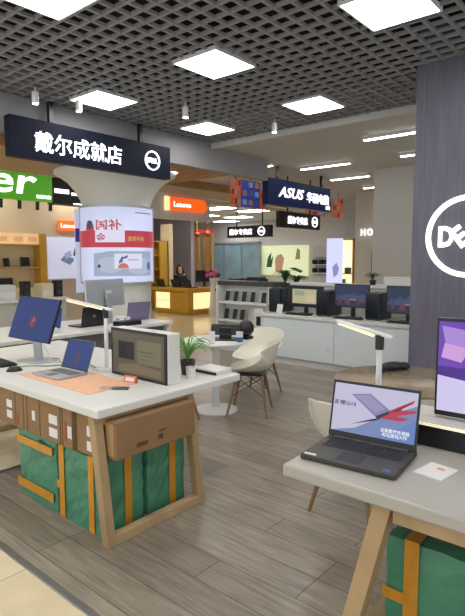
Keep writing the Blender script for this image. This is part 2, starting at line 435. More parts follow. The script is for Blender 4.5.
# tall banner left behind the column
t = thing('banner', 'narrow tall white banner with a purple stripe at the left of the column', 'banner', (-8.62, 5.72, 0), R(90))
MB().box(-.16, .16, -.02, .02, .9, 2.45).build('print', M['lightbox'], t); MB().box(-.165, .165, -.026, .0, 1.85, 2.1).build('stripe', M['purple'], t)
MB().box(-.2, .2, -.12, .12, 0, .05).box(-.012, .012, .02, .04, .05, .95).box(-.17, .17, .0, .04, .86, .9).build('stand', M['silver'], t)

# ------------------------------------------------------------------ hanging signs
t = thing('hanging_sign', 'long black hanging sign with five white Chinese characters and a ring logo', 'sign', (-6.25, 4.475, 3.03), R(90))
MB().box(-1.305, 1.305, 0, .14, -.24, .25).build('sign_box', M['blue_black'], t, bevel=.006)
lettering('戴尔成就店', .30, M['letter'], t, (-.32, -.01, -.02), bold=.007, width=1.34, height=.26)
ring_logo(t, .93, .0, 0, .145, M['letter'], .13)
for x in (-.72, .76): MB().box(x-.03, x+.03, .04, .10, .25, .52).build('rod', M['black'], t)
t = thing('hanging_sign', 'navy blue hanging sign with white lettering beyond the aisle', 'sign', (-6.6, 10.1, 2.93), R(90))
MB().box(-1.26, 1.26, 0, .16, -.26, .29).build('sign_box', M['navy'], t, bevel=.006)
a = lettering('ASUS', .36, M['letter'], t, (-.42, -.01, .03), bold=.015, shear=.3, width=.98, height=.22)
lettering('华硕电脑', .3, M['letter'], t, (.68, -.01, .0), bold=.012, width=.98, height=.24)
MB().box(1.05, 1.22, -.012, 0, -.22, -.14).build('plate', M['letter'], t)
for x in (-.85, .95): MB().box(x-.03, x+.03, .04, .10, .29, .57).build('rod', M['black'], t)
t = thing('hanging_sign', 'small black hanging sign left below the navy sign, facing the shop', 'sign', (-8.08, 10, 2.19))
MB().box(-.67, .67, 0, .12, -.14, .14).build('sign_box', M['black'], t, bevel=.005)
lettering('戴尔专卖店', .18, M['letter'], t, (-.22, -.01, 0), bold=.01, width=.72, height=.15)
ring_logo(t, .42, 0, 0, .105, M['letter'], .16)
for x in (-.4, .4): MB().box(x-.012, x+.012, .05, .07, .14, 1.31).build('rod', M['black'], t)
t = thing('hanging_sign', 'black hanging sign just below the navy blue sign', 'sign', (-7.2, 11.0, 2.46), R(90))
MB().box(-.89, .89, 0, .12, -.19, .19).build('sign_box', M['black'], t, bevel=.005)
lettering('戴尔专卖店', .22, M['letter'], t, (-.15, -.01, 0), bold=.01, width=.86, height=.19)
ring_logo(t, .62, 0, 0, .13, M['letter'], .16)
for x in (-.5, .5): MB().box(x-.015, x+.015, .05, .08, .19, 1.04).build('rod', M['black'], t)
# colourful hanging posters
pl = [(8.93, .34, 'orange_print', 'orange hanging poster left of the blue patterned one'), (9.45, .66, 'blue_print', 'blue patterned hanging poster between the orange ones'), (9.94, .26, 'orange_print', 'orange hanging poster close to the left end of the navy sign'), (13.45, .55, 'orange_print', 'orange hanging poster right of the navy sign'), (12.2, .9, 'orange_print', 'orange hanging poster behind the navy sign above the black sign')]
for y, wd, m_, lab in pl:
    t = thing('hanging_poster', lab, 'poster', (-7.55, y, 2.98 if y < 12.1 else 2.95), R(90), 'colourful hanging posters')
    MB().box(-wd/2, wd/2, 0, .02, -.28, .3).build('sheet', M[m_], t)
    d = MB()
    for q in range(3):
        for r_ in range(3):
            xx, zz = -wd*.33+q*wd*.33, -.18+r_*.2
            d.mi((q+r_) % 3); d.box(xx-wd*.11, xx+wd*.11, -.005, 0, zz-.06, zz+.06)
    d.build('print', [emi('#e8863a', .25), emi('#b0486a', .2), emi('#8ea0d0', .3)] if m_ == 'orange_print' else [emi('#8ea8dc', .3), emi('#c08a70', .25), emi('#5468b8', .25)], t)
    MB().box(-.006, .006, .006, .016, .3, .52).build('rod', M['black'], t)

# ------------------------------------------------------------------ left shop beyond the aisle
t = thing('shop_sign', 'lit green shop sign with white lettering at the left edge', 'sign', (-10.0, 4.6, 2.96), R(90))
MB().box(-1.33, 1.33, 0, .14, -.26, .26).build('sign_box', M['acer_g'], t)
lettering('acer', .62, M['letter'], t, (.02, -.01, .03), bold=.012, shear=.12, width=1.95, height=.36)
lettering('宏碁电脑', .1, M['letter'], t, (1.13, -.01, -.17), bold=.03, width=.32, height=.075)
for x in (-1, 1): MB().box(x-.02, x+.02, .05, .09, .26, .44).build('rod', M['black'], t)
t = thing('shop_sign', 'dark sign with white bars right of the green sign', 'sign', (-10.0, 6.32, 2.96), R(90))
MB().box(-.34, .42, 0, .3, -.28, .26).build('sign_box', M['black_matte'], t)
MB().box(-.34, .0, -.01, 0, -.06, .03).box(.06, .38, -.01, 0, -.08, -.02).box(.1, .4, -.01, 0, -.27, -.24).build('white_bar', M['letter'], t)
MB().box(-.02, .02, .1, .14, .26, .44).build('rod', M['black'], t)
for i, y in enumerate((5.0, 5.39, 5.78, 6.08)):
    t = thing('track_spotlight', ['first', 'second', 'third', 'fourth'][i]+' black spotlight from the left in the row under the green sign', 'spotlight', (-10.35, y, 3.3), 0, 'black spotlights under the green sign')
    MB().cyl((0,0,-.55), (0,0,0), .01, n=8).build('stem', M['black'], t)
    MB().cyl((0,0,-.75), (.02,0,-.55), .04, n=12).build('lamp_body', M['black'], t, smooth=True)
t = thing('wall_sign', 'small orange sign on the beige wall left of the column', 'sign', (-11.48, 7.18, 2.33), R(90))
MB().box(-.26, .32, -.05, 0, -.12, .12).build('sign_box', M['orange_l'], t); lettering('Lenovo', .14, M['letter'], t, (.0, -.055, 0), bold=.01, width=.4, height=.1)
# shelf unit
t = thing('display_shelf', 'pale wooden display shelf against the left wall under the green sign', 'shelf', (-11.5, 5.68, 0), R(90))
MB().box(-.9, .62, -.06, 0, .1, 1.95).build('back_panel', M['cream'], t)
MB().box(-.9, .62, -.34, 0, 1.83, 1.86).build('shelf', M['gold'], t)
MB().box(-.9, .62, -.34, 0, 1.32, 1.345).build('shelf', M['gold'], t)
MB().box(-.9, .62, -.36, 0, .0, .9).build('cabinet', M['cream'], t)
MB().box(.58, .74, -.36, 0, 0, 2.1).build('side_panel', M['gold'], t)
for i, x in enumerate((-.26, .1, .44)):
    bx = thing('storage_box', ['leftmost','middle','rightmost'][i]+' warm lit pale box on top of the wooden display shelf', 'box', (-11.32, 5.68+x, 1.86), R(90), 'boxes on the display shelf')
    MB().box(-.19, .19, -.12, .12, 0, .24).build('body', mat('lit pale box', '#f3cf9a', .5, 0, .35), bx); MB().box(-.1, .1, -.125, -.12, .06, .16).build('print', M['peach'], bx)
for i, (x, z, ww, hh) in enumerate(((-.10, 1.345, .13, .2), (.34, 1.345, .2, .22), (-.12, .9, .3, .2))):
    bx = thing('tablet', ['small black device', 'wider black device', 'dark purple device low'][i]+' standing on the wooden display shelf', 'tablet', (-11.36, 5.68+x, z+.002), R(90), 'devices on the display shelf')
    MB().hexa([(-ww/2,0,0),(ww/2,0,0),(ww/2,.02,0),(-ww/2,.02,0),(-ww/2,.04,hh),(ww/2,.04,hh),(ww/2,.06,hh),(-ww/2,.06,hh)]).build('body', M['black'], bx)
    MB().box(-ww/2, ww/2, -.02, .09, 0, .012).build('stand', M['silver'], bx)
t = thing('wall_poster', 'lit white poster with a grey product picture left of the column', 'poster', (-11.5, 7.1, 1.6), R(90))
MB().box(-.48, .55, -.05, 0, -.55, .45).build('sheet', M['lightbox'], t)
d = MB()
d.mi(0).prism_xz([(-.15,-.1),(.1,-.22),(.22,-.12),(.2,-.05),(-.05,.0)], -.056, -.05)
d.mi(1).prism_xz([(-.05,.05),(.12,.14),(.16,.0),(.0,-.08)], -.06, -.056)
d.mi(2).prism_xz([(.2,.0),(.26,.22),(.3,.02)], -.056, -.05); d.prism_xz([(.3,-.02),(.42,.06),(.42,.0)], -.056, -.05)
d.build('print', [emi('#8fa0c4', .4), emi('#b9c6e4', .5), emi('#55607c', .3)], t)
# grey counter with devices far left
t = thing('counter', 'white display counter across the aisle at the far left', 'counter', (-7.9, 3.6, 0), R(90))
MB().box(-1.5, 1.1, -.3, .3, 0, .88).build('body', mat('pale counter', '#b9b6ae', .6), t); MB().box(-1.54, 1.14, -.34, .34, .88, .92).build('top', M['white'], t, bevel=.005)
for i, (y, ww, hh, m_, lab) in enumerate(((3.05, .34, .2, 'white', 'white open box at the left of the far counter'), (3.75, .34, .22, 'lgrey', 'pale grey box in the middle of the far counter'), (4.45, .2, .22, 'cream', 'cream box at the right end of the far counter'))):
    bx = thing('storage_box', lab, 'box', (-7.85, y, .92), R(90), 'boxes on the far counter')
    MB().box(-ww/2, ww/2, -.12, .12, 0, hh).build('body', M[m_], bx, bevel=.004); MB().box(-ww/2+.02, ww/2-.02, -.123, -.12, .03, hh*.5).build('label', M['label'], bx)
for i, (y, lab) in enumerate(((4.1, 'black speaker left of the pale blocks on the far counter'), (4.66, 'black speaker at the right end of the far counter'))):
    bx = thing('speaker', lab, 'speaker', (-7.8, y, .92), R(90), 'black speakers on the far counter')
    MB().box(-.06, .06, -.07, .07, 0, .27).build('body', M['black'], bx, bevel=.008); MB().cyl((0,-.076,.08), (0,-.07,.08), .04).cyl((0,-.076,.19), (0,-.07,.19), .025).build('cone', M['darkgrey'], bx)

# ------------------------------------------------------------------ shop with the yellow desk
t = thing('shop_sign', 'orange lit sign on the grey fascia above the yellow desk', 'sign', (-9.52, 9.32, 2.86), R(90))
MB().box(-.72, -.60, -.06, 0, -.16, .17).build('edge_strip', M['cream_l'], t)
MB().prism_xz([(-.6,-.16),(.6,-.16),(.74,0.0),(.6,.17),(-.6,.17)], -.06, 0).build('sign_box', M['orange_l'], t); lettering('Lenovo', .2, M['letter'], t, (-.18, -.066, 0), bold=.006, width=.58, height=.13)
t = thing('display_shelf', 'tall yellow wood shelf just right of the column', 'shelf', (-11.6, 10.45, 0))
MB().box(-.45, -.4, -.15, .15, 0, 2.05).build('side_panel', M['gold'], t); MB().box(-.05, 0.0, -.15, .15, 0, 2.05).build('side_panel', M['gold'], t)
MB().box(-.45, 0, .12, .15, 0, 2.05).build('back_panel', M['gold'], t)
for z in (.3, .8, 1.2, 1.6, 2.02): MB().box(-.4, -.05, -.15, .12, z, z+.03).build('shelf', M['gold'], t)
struct(MB().box(-11.95, -11.55, 10.62, 10.75, 0, 2.55).build('trim_6', M['cream']))
t = thing('reception_desk', 'yellow wood reception desk with warm lit front panels', 'desk', (-10.0, 9.84, 0))
MB().box(-1.38, 0, 0, .3, .08, .66).box(-.3, 0, .3, 1.15, .08, .66).box(-1.34, -.05, .05, .28, 0, .08).box(-.28, -.05, .28, 1.1, 0, .08).build('body', M['gold'], t, bevel=.004)
MB().box(-1.46, .08, -.08, .42, .66, .74).box(-.42, .08, .42, 1.22, .66, .74).build('top', M['gold'], t, bevel=.005)
MB().box(-1.28, -.72, -.012, 0, .16, .60).build('light_panel', M['warm'], t); MB().box(.0, .012, .2, .98, .16, .6).build('light_panel', M['warm'], t)
MB().box(-1.28, -.72, -.016, -.012, .38, .39).build('seam', M['gold'], t)
for i, (x, y, lab) in enumerate(((-11.2, 10.0, 'black laptop at the left end of the yellow desk'), (-10.6, 10.0, 'dark blue laptop in front of the seated person'), (-10.2, 10.05, 'dark monitor at the right corner of the yellow desk'))):
    bx = thing('laptop', lab, 'laptop', (x, y, .74), 0, 'computers on the yellow desk')
    MB().box(-.16, .16, -.0, .22, 0, .015).build('base', M['black'], bx)
    MB().hexa([(-.16,-.03,.01),(.16,-.03,.01),(.16,-.015,.01),(-.16,-.015,.01),(-.16,-.1,.22),(.16,-.1,.22),(.16,-.085,.22),(-.16,-.085,.22)]).build('lid', M['tower'], bx)
bx = thing('monitor', 'black monitor beside the seated person on the yellow desk', 'monitor', (-10.25, 10.75, .74), R(60))
MB().box(-.26, .26, -.01, .03, .14, .46).build('screen', M['black'], bx); MB().box(-.03, .03, .03, .05, 0, .3).box(-.1, .1, -.05, .1, 0, .015).build('stand', M['black'], bx)
t = thing('flower_bouquet', 'pink flower arrangement at the right of the yellow desk', 'flowers', (-9.75, 10.6, 0))
MB().lathe([(.16, 0), (.13, .3), (.1, .8), (.14, 1.0)], n=20).build('stand', M['white'], t, smooth=True)
f = MB()
for i in range(26):
    a = random.random()*6.28; r_ = random.random()*.24; f.mi(0 if i % 4 else 1).ball((r_*math.cos(a), r_*math.sin(a), 1.05+random.random()*.16), .05, n=8)
f.build('petals', [M['pink'], M['dleaf']], t, smooth=True)
# gold curtain with lanterns
t = thing('curtain', 'gold draped curtain beyond the grey shop wall', 'curtain', (-12.6, 13.1, 0))
def drape(x0, x1, z0, z1, mb, amp=.04, nw=5):
    rings = []
    N = 24
    for i in range(N+1):
        x = x0+(x1-x0)*i/N; y = amp*math.sin(2*PI*nw*i/N)
        rings.append([(x, y-.01, z0), (x, y+.01, z0), (x, y+.01, z1), (x, y-.01, z1)])
    mb.ringloft(rings)
for x0, x1 in ((-.55, -.12), (.0, .42)):
    d = MB(); drape(x0, x1, .75, 2.4, d); d.build('panel', M['goldcloth'], t, smooth=True)
MB().box(-.62, .5, -.06, .06, 2.4, 2.52).build('valance', M['redpaint'], t)
MB().box(-.6, -.55, -.05, .05, 0, 2.4).box(.45, .5, -.05, .05, 0, 2.4).build('frame', M['goldcloth'], t)
for i, x in enumerate((-13.1, -12.65, -12.15)):
    bx = thing('lantern', ['left', 'middle', 'right'][i]+' red and gold lantern on the gold curtain top', 'lantern', (x, 12.9, 2.35), 0, 'lanterns above the gold curtain')
    MB().ball((0,0,0), .1, (1,1,.9)).build('body', M['redpaint'], bx, smooth=True); MB().cyl((0,0,.08), (0,0,.65), .01, n=6).build('cord', M['gold'], bx); MB().cyl((0,0,-.2), (0,0,-.08), .025, .012).build('tassel', M['gold'], bx)
# teal glass partition, pale green poster wall, shelves, lightbox, niche at the back
t = struct(MB().box(-14.95, -12.3, 15.95, 16.0, .3, 2.1).build('window_1', M['teal']))
f = MB()
for x in (-14.95, -14.1, -13.2, -12.3): f.box(x-.03, x+.03, 15.92, 16.03, 0, 2.15)
f.box(-14.98, -12.27, 15.92, 16.03, 2.1, 2.18)
o = f.build('window_frame', M['silver']); o.parent = t
t = thing('wall_poster', 'pale green lit poster with plants on the far wall', 'poster', (-11.4, 16.35, 1.5))
MB().box(-1.06, 1.06, -.06, 0, -.6, .52).build('sheet', M['palegreen'], t)
d = MB()
d.mi(0)
for (x, z, h_) in ((-.75, -.3, .55), (-.6, -.3, .45), (-.68, -.3, .6)): d.prism_xz([(x-.08, z), (x+.02, z), (x+.1, z+h_), (x-.02, z+h_*.6)], -.066, -.06)
d.mi(1).prism_xz([(-.4,-.45),(-.1,-.5),(.0,.05),(-.12,.2),(-.3,.16),(-.42,0)], -.066, -.06)
d.mi(2).prism_xz([(.5,.0),(.72,.0),(.7,.35),(.58,.42)], -.066, -.06)
d.mi(0).prism_xz([(.2,-.32),(.75,-.5),(.85,-.42),(.5,-.3)], -.066, -.06)
d.build('print', [emi('#5c7d45', .3), emi('#e0b08e', .45), emi('#b9a877', .4)], t)
t = thing('wall_shelf', 'grey wall shelf with small black goods right of the pale green poster', 'shelf', (-9.75, 16.4, 0))
for z in (1.0, 1.3, 1.6): MB().box(-.42, .3, -.25, 0, z, z+.03).build('shelf', M['lgrey'], t)
MB().box(-.45, .33, -.02, 0, .6, 2.0).build('back_panel', M['grey_wall'], t)
k = 0
for z in (1.03, 1.33):
    for x in (-.28, -.02, .2):
        bx = tag(MB().box(-.07, .07, -.06, .06, 0, .16).box(-.04, .04, -.065, -.06, .04, .12).build('boxed_goods', M['black'], bevel=.006), 'small black box on the grey wall shelf, %s on the %s board' % (('left', 'centre', 'right')[k % 3], ('lower', 'middle')[k // 3]), 'box', 'goods on the grey wall shelf')
        bx.location = (-9.75+x, 16.25, z); k += 1
t = thing('light_box', 'bright tall bluish white lightbox beside the yellow lit niche', 'lightbox', (-8.86, 15.6, 0))
MB().box(-.28, .28, -.05, .05, .4, 2.2).build('sheet', emi('#cfd3fb', .9), t); MB().box(-.31, .31, -.04, .08, .3, .4).box(-.3, -.2, -.05, .1, 0, .3).box(.2, .3, -.05, .1, 0, .3).build('frame', M['white'], t)
MB().mi(0).prism_xz([(.0,.9),(.14,1.0),(.2,1.2),(.1,1.4),(-.05,1.25)], -.056, -.05).build('print', emi('#a8a0d8', .6), t)
t = thing('display_niche', 'yellow lit wooden display niche on the far wall', 'display', (-8.74, 16.35, 0))
MB().box(-.34, .34, -.1, 0, .5, 2.15).build('back_panel', M['glow'], t)
MB().box(-.38, -.34, -.4, 0, 0, 2.2).box(.34, .38, -.4, 0, 0, 2.2).box(-.38, .38, -.4, 0, 2.15, 2.2).build('frame', M['gold'], t)
for z in (.6, 1.0): MB().box(-.34, .34, -.4, 0, z, z+.03).build('shelf', M['gold'], t)
MB().box(-.34, .34, -.38, 0, 0, .6).build('cabinet', M['gold'], t)
for x, z, lab in ((-.1, .63, 'dark box on the lower shelf of the yellow niche'), (.1, 1.03, 'dark box on the upper shelf of the yellow niche')):
    bx = tag(MB().box(-.09, .09, -.08, .08, 0, .2).build('boxed_goods', M['dleaf'], bevel=.01), lab, 'box', 'boxes in the yellow niche'); bx.location = (-8.74+x, 16.12, z)
t = thing('wall_sign', 'white letters HO on the far grey wall', 'sign', (-7.14, 14.45, 2.31))
lettering('HO', .3, M['letter'], t, (0, -.02, 0), bold=.02, spacing=1.3, width=.38, height=.2)
struct(MB().box(-7.55, -5.2, 14.5, 14.65, 0, 3.5).build('wall_partition', M['cream'] if False else mat('warm grey wall', '#c9c3ba', .8)))
t = thing('banner', 'narrow dark banner on the far partition wall under the letters HO', 'banner', (-6.9, 14.45, 0))
MB().box(-.07, .07, -.02, .02, .75, 1.75).build('print', M['darkgrey'], t); MB().box(-.12, .12, -.1, .04, 0, .03).box(-.01, .01, -.02, .02, .03, .75).build('stand', M['black'], t)

# ------------------------------------------------------------------ person behind the yellow desk
def person(loc, rz):
    root = thing('person', 'person with dark hair in black clothing seated behind the yellow desk', 'person', loc, rz)
    vs = {'pel': (0,0,.50), 'sp': (0,.01,.70), 'ch': (0,0,.92), 'nk': (0,0,1.07), 'hd0': (0,-.01,1.13), 'hd': (0,-.02,1.22), 'hd1': (0,-.01,1.29),
          'sl': (.16,0,1.0), 'el': (.22,-.08,.80), 'wl': (.12,-.30,.77), 'hl': (.10,-.37,.77), 'sr': (-.16,0,1.0), 'er': (-.22,-.08,.80), 'wr': (-.12,-.30,.77), 'hr': (-.10,-.37,.77),
          'hipl': (.09,-.05,.49), 'kl': (.11,-.42,.48), 'al': (.11,-.40,.08), 'tl': (.12,-.54,.04), 'hipr': (-.09,-.05,.49), 'kr': (-.11,-.42,.48), 'ar': (-.11,-.40,.08), 'tr': (-.12,-.54,.04)}
    rad = {'pel': .13, 'sp': .12, 'ch': .13, 'nk': .052, 'hd0': .06, 'hd': .085, 'hd1': .07, 'sl': .06, 'el': .042, 'wl': .028, 'hl': .03, 'sr': .06, 'er': .042, 'wr': .028, 'hr': .03,
           'hipl': .09, 'kl': .06, 'al': .04, 'tl': .035, 'hipr': .09, 'kr': .06, 'ar': .04, 'tr': .035}
    ed = [('pel','sp'),('sp','ch'),('ch','nk'),('nk','hd0'),('hd0','hd'),('hd','hd1'),('ch','sl'),('sl','el'),('el','wl'),('wl','hl'),('ch','sr'),('sr','er'),('er','wr'),('wr','hr'),
          ('pel','hipl'),('hipl','kl'),('kl','al'),('al','tl'),('pel','hipr'),('hipr','kr'),('kr','ar'),('ar','tr')]
    # fingers: short chains from each hand
    for sd, s_ in (('l', 1), ('r', -1)):
        h = Vector(vs['h'+sd])
        for q in range(4):
            nm = 'f%s%d' % (sd, q); dx = (q-1.5)*.017
            vs[nm+'a'] = tuple(h + Vector((dx, -.035, 0))); vs[nm+'b'] = tuple(h + Vector((dx*1.1, -.075-.006*(1.5-abs(q-1.5)), -.012)))
            rad[nm+'a'] = .009; rad[nm+'b'] = .007; ed += [('h'+sd, nm+'a'), (nm+'a', nm+'b')]
        vs['t'+sd+'x'] = tuple(h + Vector((-s_*.04, -.03, -.005))); rad['t'+sd+'x'] = .009; ed.append(('h'+sd, 't'+sd+'x'))
    keys = list(vs); me = bpy.data.meshes.new('body'); me.from_pydata([vs[k_] for k_ in keys], [(keys.index(a), keys.index(b_)) for a, b_ in ed], [])
    o = bpy.data.objects.new('body', me); C.objects.link(o); o.parent = root
    sk = o.modifiers.new('skin', 'SKIN'); o.modifiers.new('sub', 'SUBSURF').levels = 1; o.modifiers['sub'].render_levels = 2
    lay = me.skin_vertices[0].data
    for i, k_ in enumerate(keys): lay[i].radius = (rad[k_], rad[k_]*(.8 if k_ in ('sp','ch') else 1)); lay[i].use_root = (k_ == 'pel')
    me.materials.append(M['skin']); 
    top = MB().lathe([(.145,.46),(.15,.6),(.145,.75),(.165,.9),(.16,.98),(.09,1.05),(.065,1.075)], n=20)
    for s_ in (1, -1): top.cyl((s_*.14,0,.99), (s_*.225,-.085,.79), .072, .055).cyl((s_*.225,-.085,.80), (s_*.125,-.29,.77), .055, .042).cyl((s_*.09,-.02,.49), (s_*.11,-.43,.48), .105, .075).cyl((s_*.11,-.42,.5), (s_*.11,-.4,.08), .075, .055)
    top.build('clothing', M['cloth'], root, smooth=True)
    hr = MB().ball((0,.03,1.24), .112, (1,1,1.05)); hr.ball((.075,.02,1.12), .055, (1,1,2.2)); hr.ball((-.075,.02,1.12), .055, (1,1,2.2)); hr.ball((0,.07,1.1), .075, (1.1,.7,2))
    hr.build('hair', M['hair'], root, smooth=True)
    fc = MB().ball((.032,-.098,1.215), .009).ball((-.032,-.098,1.215), .009); fc.mi(1).ball((0,-.107,1.185), .013, (.8,1,1.5)); fc.mi(2).ball((0,-.092,1.15), .02, (1,.4,.35))
    fc.build('face', [M['black'], M['skin'], M['redpaint']], root, smooth=True)
    t2 = thing('stool', 'stool under the seated person behind the yellow desk', 'stool', loc, rz)
    MB().cyl((0,0,.34), (0,0,.37), .18).build('seat', M['black'], t2); MB().cyl((0,0,.02), (0,0,.34), .03).lathe([(.2,0),(.2,.02),(.05,.03)]).build('pedestal', M['steel'], t2)
person((-11.62, 11.1, .02), R(45))

# ------------------------------------------------------------------ white counter with computers
t = thing('counter', 'long white counter carrying computer towers and monitors by the pillar', 'counter', (-3.55, 6.2, 0))
MB().box(-1.2, 1.3, 0.04, .62, .1, .69).build('body', mat('pale cabinet', '#d9dfe0', .4), t)
MB().box(-1.2, 1.3, 0.07, .6, 0, .1).build('plinth', M['lgrey'], t)
MB().box(-1.22, 1.3, 0, .65, .69, .735).build('top', M['white'], t, bevel=.004)
for x0, x1 in ((-1.18, .02), (.03, 1.28)):
    d = MB().box(x0, x1, .022, .04, .11, .655).build('door', mat('pale cabinet', '#d9dfe0', .4), t, bevel=.003)
    MB().cyl((x1-.08, .014, .3), (x1-.08, .022, .3), .012).build('lock', M['silver'], d)
t = thing('partition', 'low pale partition behind the computers on the counter', 'partition', (-3.9, 6.98, 0))
MB().box(-.85, 1.65, 0, .06, 0, 1.12).build('panel', M['white'], t); MB().box(-.85, 1.65, -.03, .35, 1.12, 1.16).build('ledge', M['white'], t, bevel=.004)
tw = None
for i, (x, lab) in enumerate(((-3.79, 'black computer tower between the first and second monitors from the left'), (-3.04, 'dark blue computer tower left of the monitor by the pillar'), (-4.62, 'black computer tower at the left end of the counter'))):
    if tw is None:
        tw = thing('computer_tower', '', 'computer tower'); MB().box(-.1, .1, 0, .38, .01, .36).build('case', M['tower'], tw, bevel=.006)
        MB().box(-.085, .085, -.006, 0, .03, .34).build('front_panel', M['tower2'], tw); MB().box(-.09, -.05, .03, .06, 0, .012).box(.05, .09, .03, .06, 0, .012).box(-.09, -.05, .3, .33, 0, .012).box(.05, .09, .3, .33, 0, .012).build('foot', M['black'], tw)
    place(tw, i, (x, 6.35, .735), 0, lab, 'computer towers on the white counter')
def monitor(name_lab, loc, rz, w_, h_, z0, layers, tilt=0, group=None, case=M['black'], stand=M['black'], back_th=.03, bez=.012):
    t = thing('monitor', name_lab, 'monitor', loc, rz, group)
    sc = MB().box(-w_/2, w_/2, 0, back_th, 0, h_).build('housing', case, t, bevel=.004, loc=(0, 0, z0), rot=(-tilt, 0, 0))
    screen(sc, w_-2*bez, h_-2*bez, layers, (0, -.001, bez))
    yb = back_th + .02 + math.sin(tilt)*h_*.4
    MB().box(-.03, .03, yb, yb+.025, 0, z0+h_*.5).box(-.03, .03, back_th*.4, yb+.02, z0+h_*.36, z0+h_*.5).build('stand', stand, t)
    MB().box(-.11, .11, yb-.14, yb+.06, 0, .012).build('foot', stand, t, bevel=.003)
    return t
def screen(parent, w_, h_, layers, loc, name='screen', rot=None):
    d = MB(); mats = []
    for k_, (pts, m_) in enumerate(layers):
        mats.append(m_); d.mi(k_)
        if pts is None: pts = [(0,0),(1,0),(1,1),(0,1)]
        d.prism_xz([(-w_/2+p[0]*w_, p[1]*h_) for p in pts], -.0004*(k_+1), .0005)
    return d.build(name, mats, parent, loc=loc, rot=rot)
rc = lambda x0, z0, x1, z1: [(x0,z0),(x1,z0),(x1,z1),(x0,z1)]
game = [(None, emi('#343f58', .6)), (rc(0,.0,1,.35), emi('#40384c', .6)), ([(0,.35),(.12,.55),(.2,.48),(.35,.62),(.42,.5),(.55,.66),(.7,.5),(.82,.6),(1,.52),(1,.3),(0,.3)], emi('#4a587a', .6)), ([(.1,.12),(.13,.5),(.17,.5),(.2,.12)], emi('#5a4658', .6)), ([(.3,.1),(.36,.4),(.42,.4),(.46,.1)], emi('#6c4a5c', .6)), ([(.62,.1),(.66,.42),(.7,.42),(.75,.1)], emi('#503f58', .6)), (rc(.44,.3,.66,.36), emi('#a87888', .6)), (rc(.72,.22,.9,.27), emi('#8a5060', .6))]
form = [(None, emi('#20232a', .4)), (rc(.16,.14,.86,.88), emi('#c9c39c', .6)), (rc(.22,.55,.5,.8), emi('#aab39a', .55)), (rc(.55,.25,.8,.6), emi('#d9cf9e', .6))]
monitor('black monitor with a pale yellow window on screen, on the white counter', (-4.16, 6.46, .735), 0, .62, .31, .1, form, 0, 'monitors on the white counter')
monitor('monitor showing a dark game scene in the middle of the white counter', (-3.40, 6.46, .735), 0, .52, .32, .14, game, 0, 'monitors on the white counter')
monitor('monitor showing a dark game scene next to the purple grey pillar', (-2.62, 6.46, .735), 0, .56, .36, .1, game, 0, 'monitors on the white counter')
for x, lab in ((-4.15, 'black keyboard under the leftmost monitor of the white counter'), (-3.36, 'black keyboard under the middle monitor of the white counter'), (-2.6, 'black keyboard under the monitor by the pillar')):
    t = thing('keyboard', lab, 'keyboard', (x, 6.25, .735), 0, 'keyboards on the white counter')
    MB().box(-.2, .2, 0, .11, 0, .018).build('case', M['black'], t, bevel=.003)
    d = MB()
    for q in range(12):
        for r_ in range(4): d.box(-.19+q*.032, -.165+q*.032, .008+r_*.025, .028+r_*.025, .018, .024)
    d.build('keys', M['keys'], t)
t = thing('price_card', 'small white price card in front of the left black tower', 'card', (-4.45, 6.24, .735)); MB().hexa([(-.05,0,0),(.05,0,0),(.05,.005,0),(-.05,.005,0),(-.05,.03,.14),(.05,.03,.14),(.05,.035,.14),(-.05,.035,.14)]).build('card', M['label'], t); MB().box(-.05, .05, 0, .05, 0, .004).build('foot', M['clear'], t)
# display rack for phones, left of the counter
t = thing('display_rack', 'white display rack with rows of small phones left of the white counter', 'display rack', (-5.35, 6.6, 0))
MB().box(-.56, .52, .1, .13, 0, 1.12).build('back_panel', M['white'], t); MB().box(-.6, .56, -.05, .3, 1.1, 1.17).build('top', M['darkgrey'], t)
for z in (.50, .80): MB().box(-.56, .52, -.1, .1, z, z+.03).build('shelf', M['white'], t)
MB().box(-.58, -.54, -.1, .2, 0, 1.1).build('side_panel', M['white'], t); MB().box(.5, .54, -.1, .2, 0, 1.1).build('side_panel', M['white'], t); MB().box(-.56, .52, -.06, .1, 0, .3).build('plinth', M['lgrey'], t)
k = 0; ph = None
for z, xs in ((.83, (-.42, -.24, -.06, .12, .34)), (.53, (-.44, -.26, -.1))):
    for x in xs:
        if ph is None:
            ph = thing('phone', '', 'phone'); MB().hexa([(-.04,0,0),(.04,0,0),(.04,.012,0),(-.04,.012,0),(-.04,.04,.17),(.04,.04,.17),(.04,.052,.17),(-.04,.052,.17)]).build('body', M['black'], ph); MB().box(-.05, .05, -.005, .06, -.002, .006).build('stand', M['white'], ph)
        place(ph, k, (-5.35+x, 6.58, z+.002), 0, '%s phone from the left on the %s row of the white display rack' % (('first','second','third','fourth','fifth')[k if k < 5 else k-5], 'upper' if k < 5 else 'lower'), 'phones on the display rack'); k += 1
t = thing('price_stand', 'white stand-up sign with a dark picture at the rack corner', 'sign', (-4.86, 6.28, 0))
MB().box(-.09, .09, 0, .02, .43, .78).build('board', M['white'], t); MB().box(-.04, .04, -.004, 0, .52, .66).build('print', M['black'], t); MB().box(-.012, .012, .005, .02, 0, .43).box(-.1, .1, -.08, .1, 0, .015).build('stand', M['silver'], t)
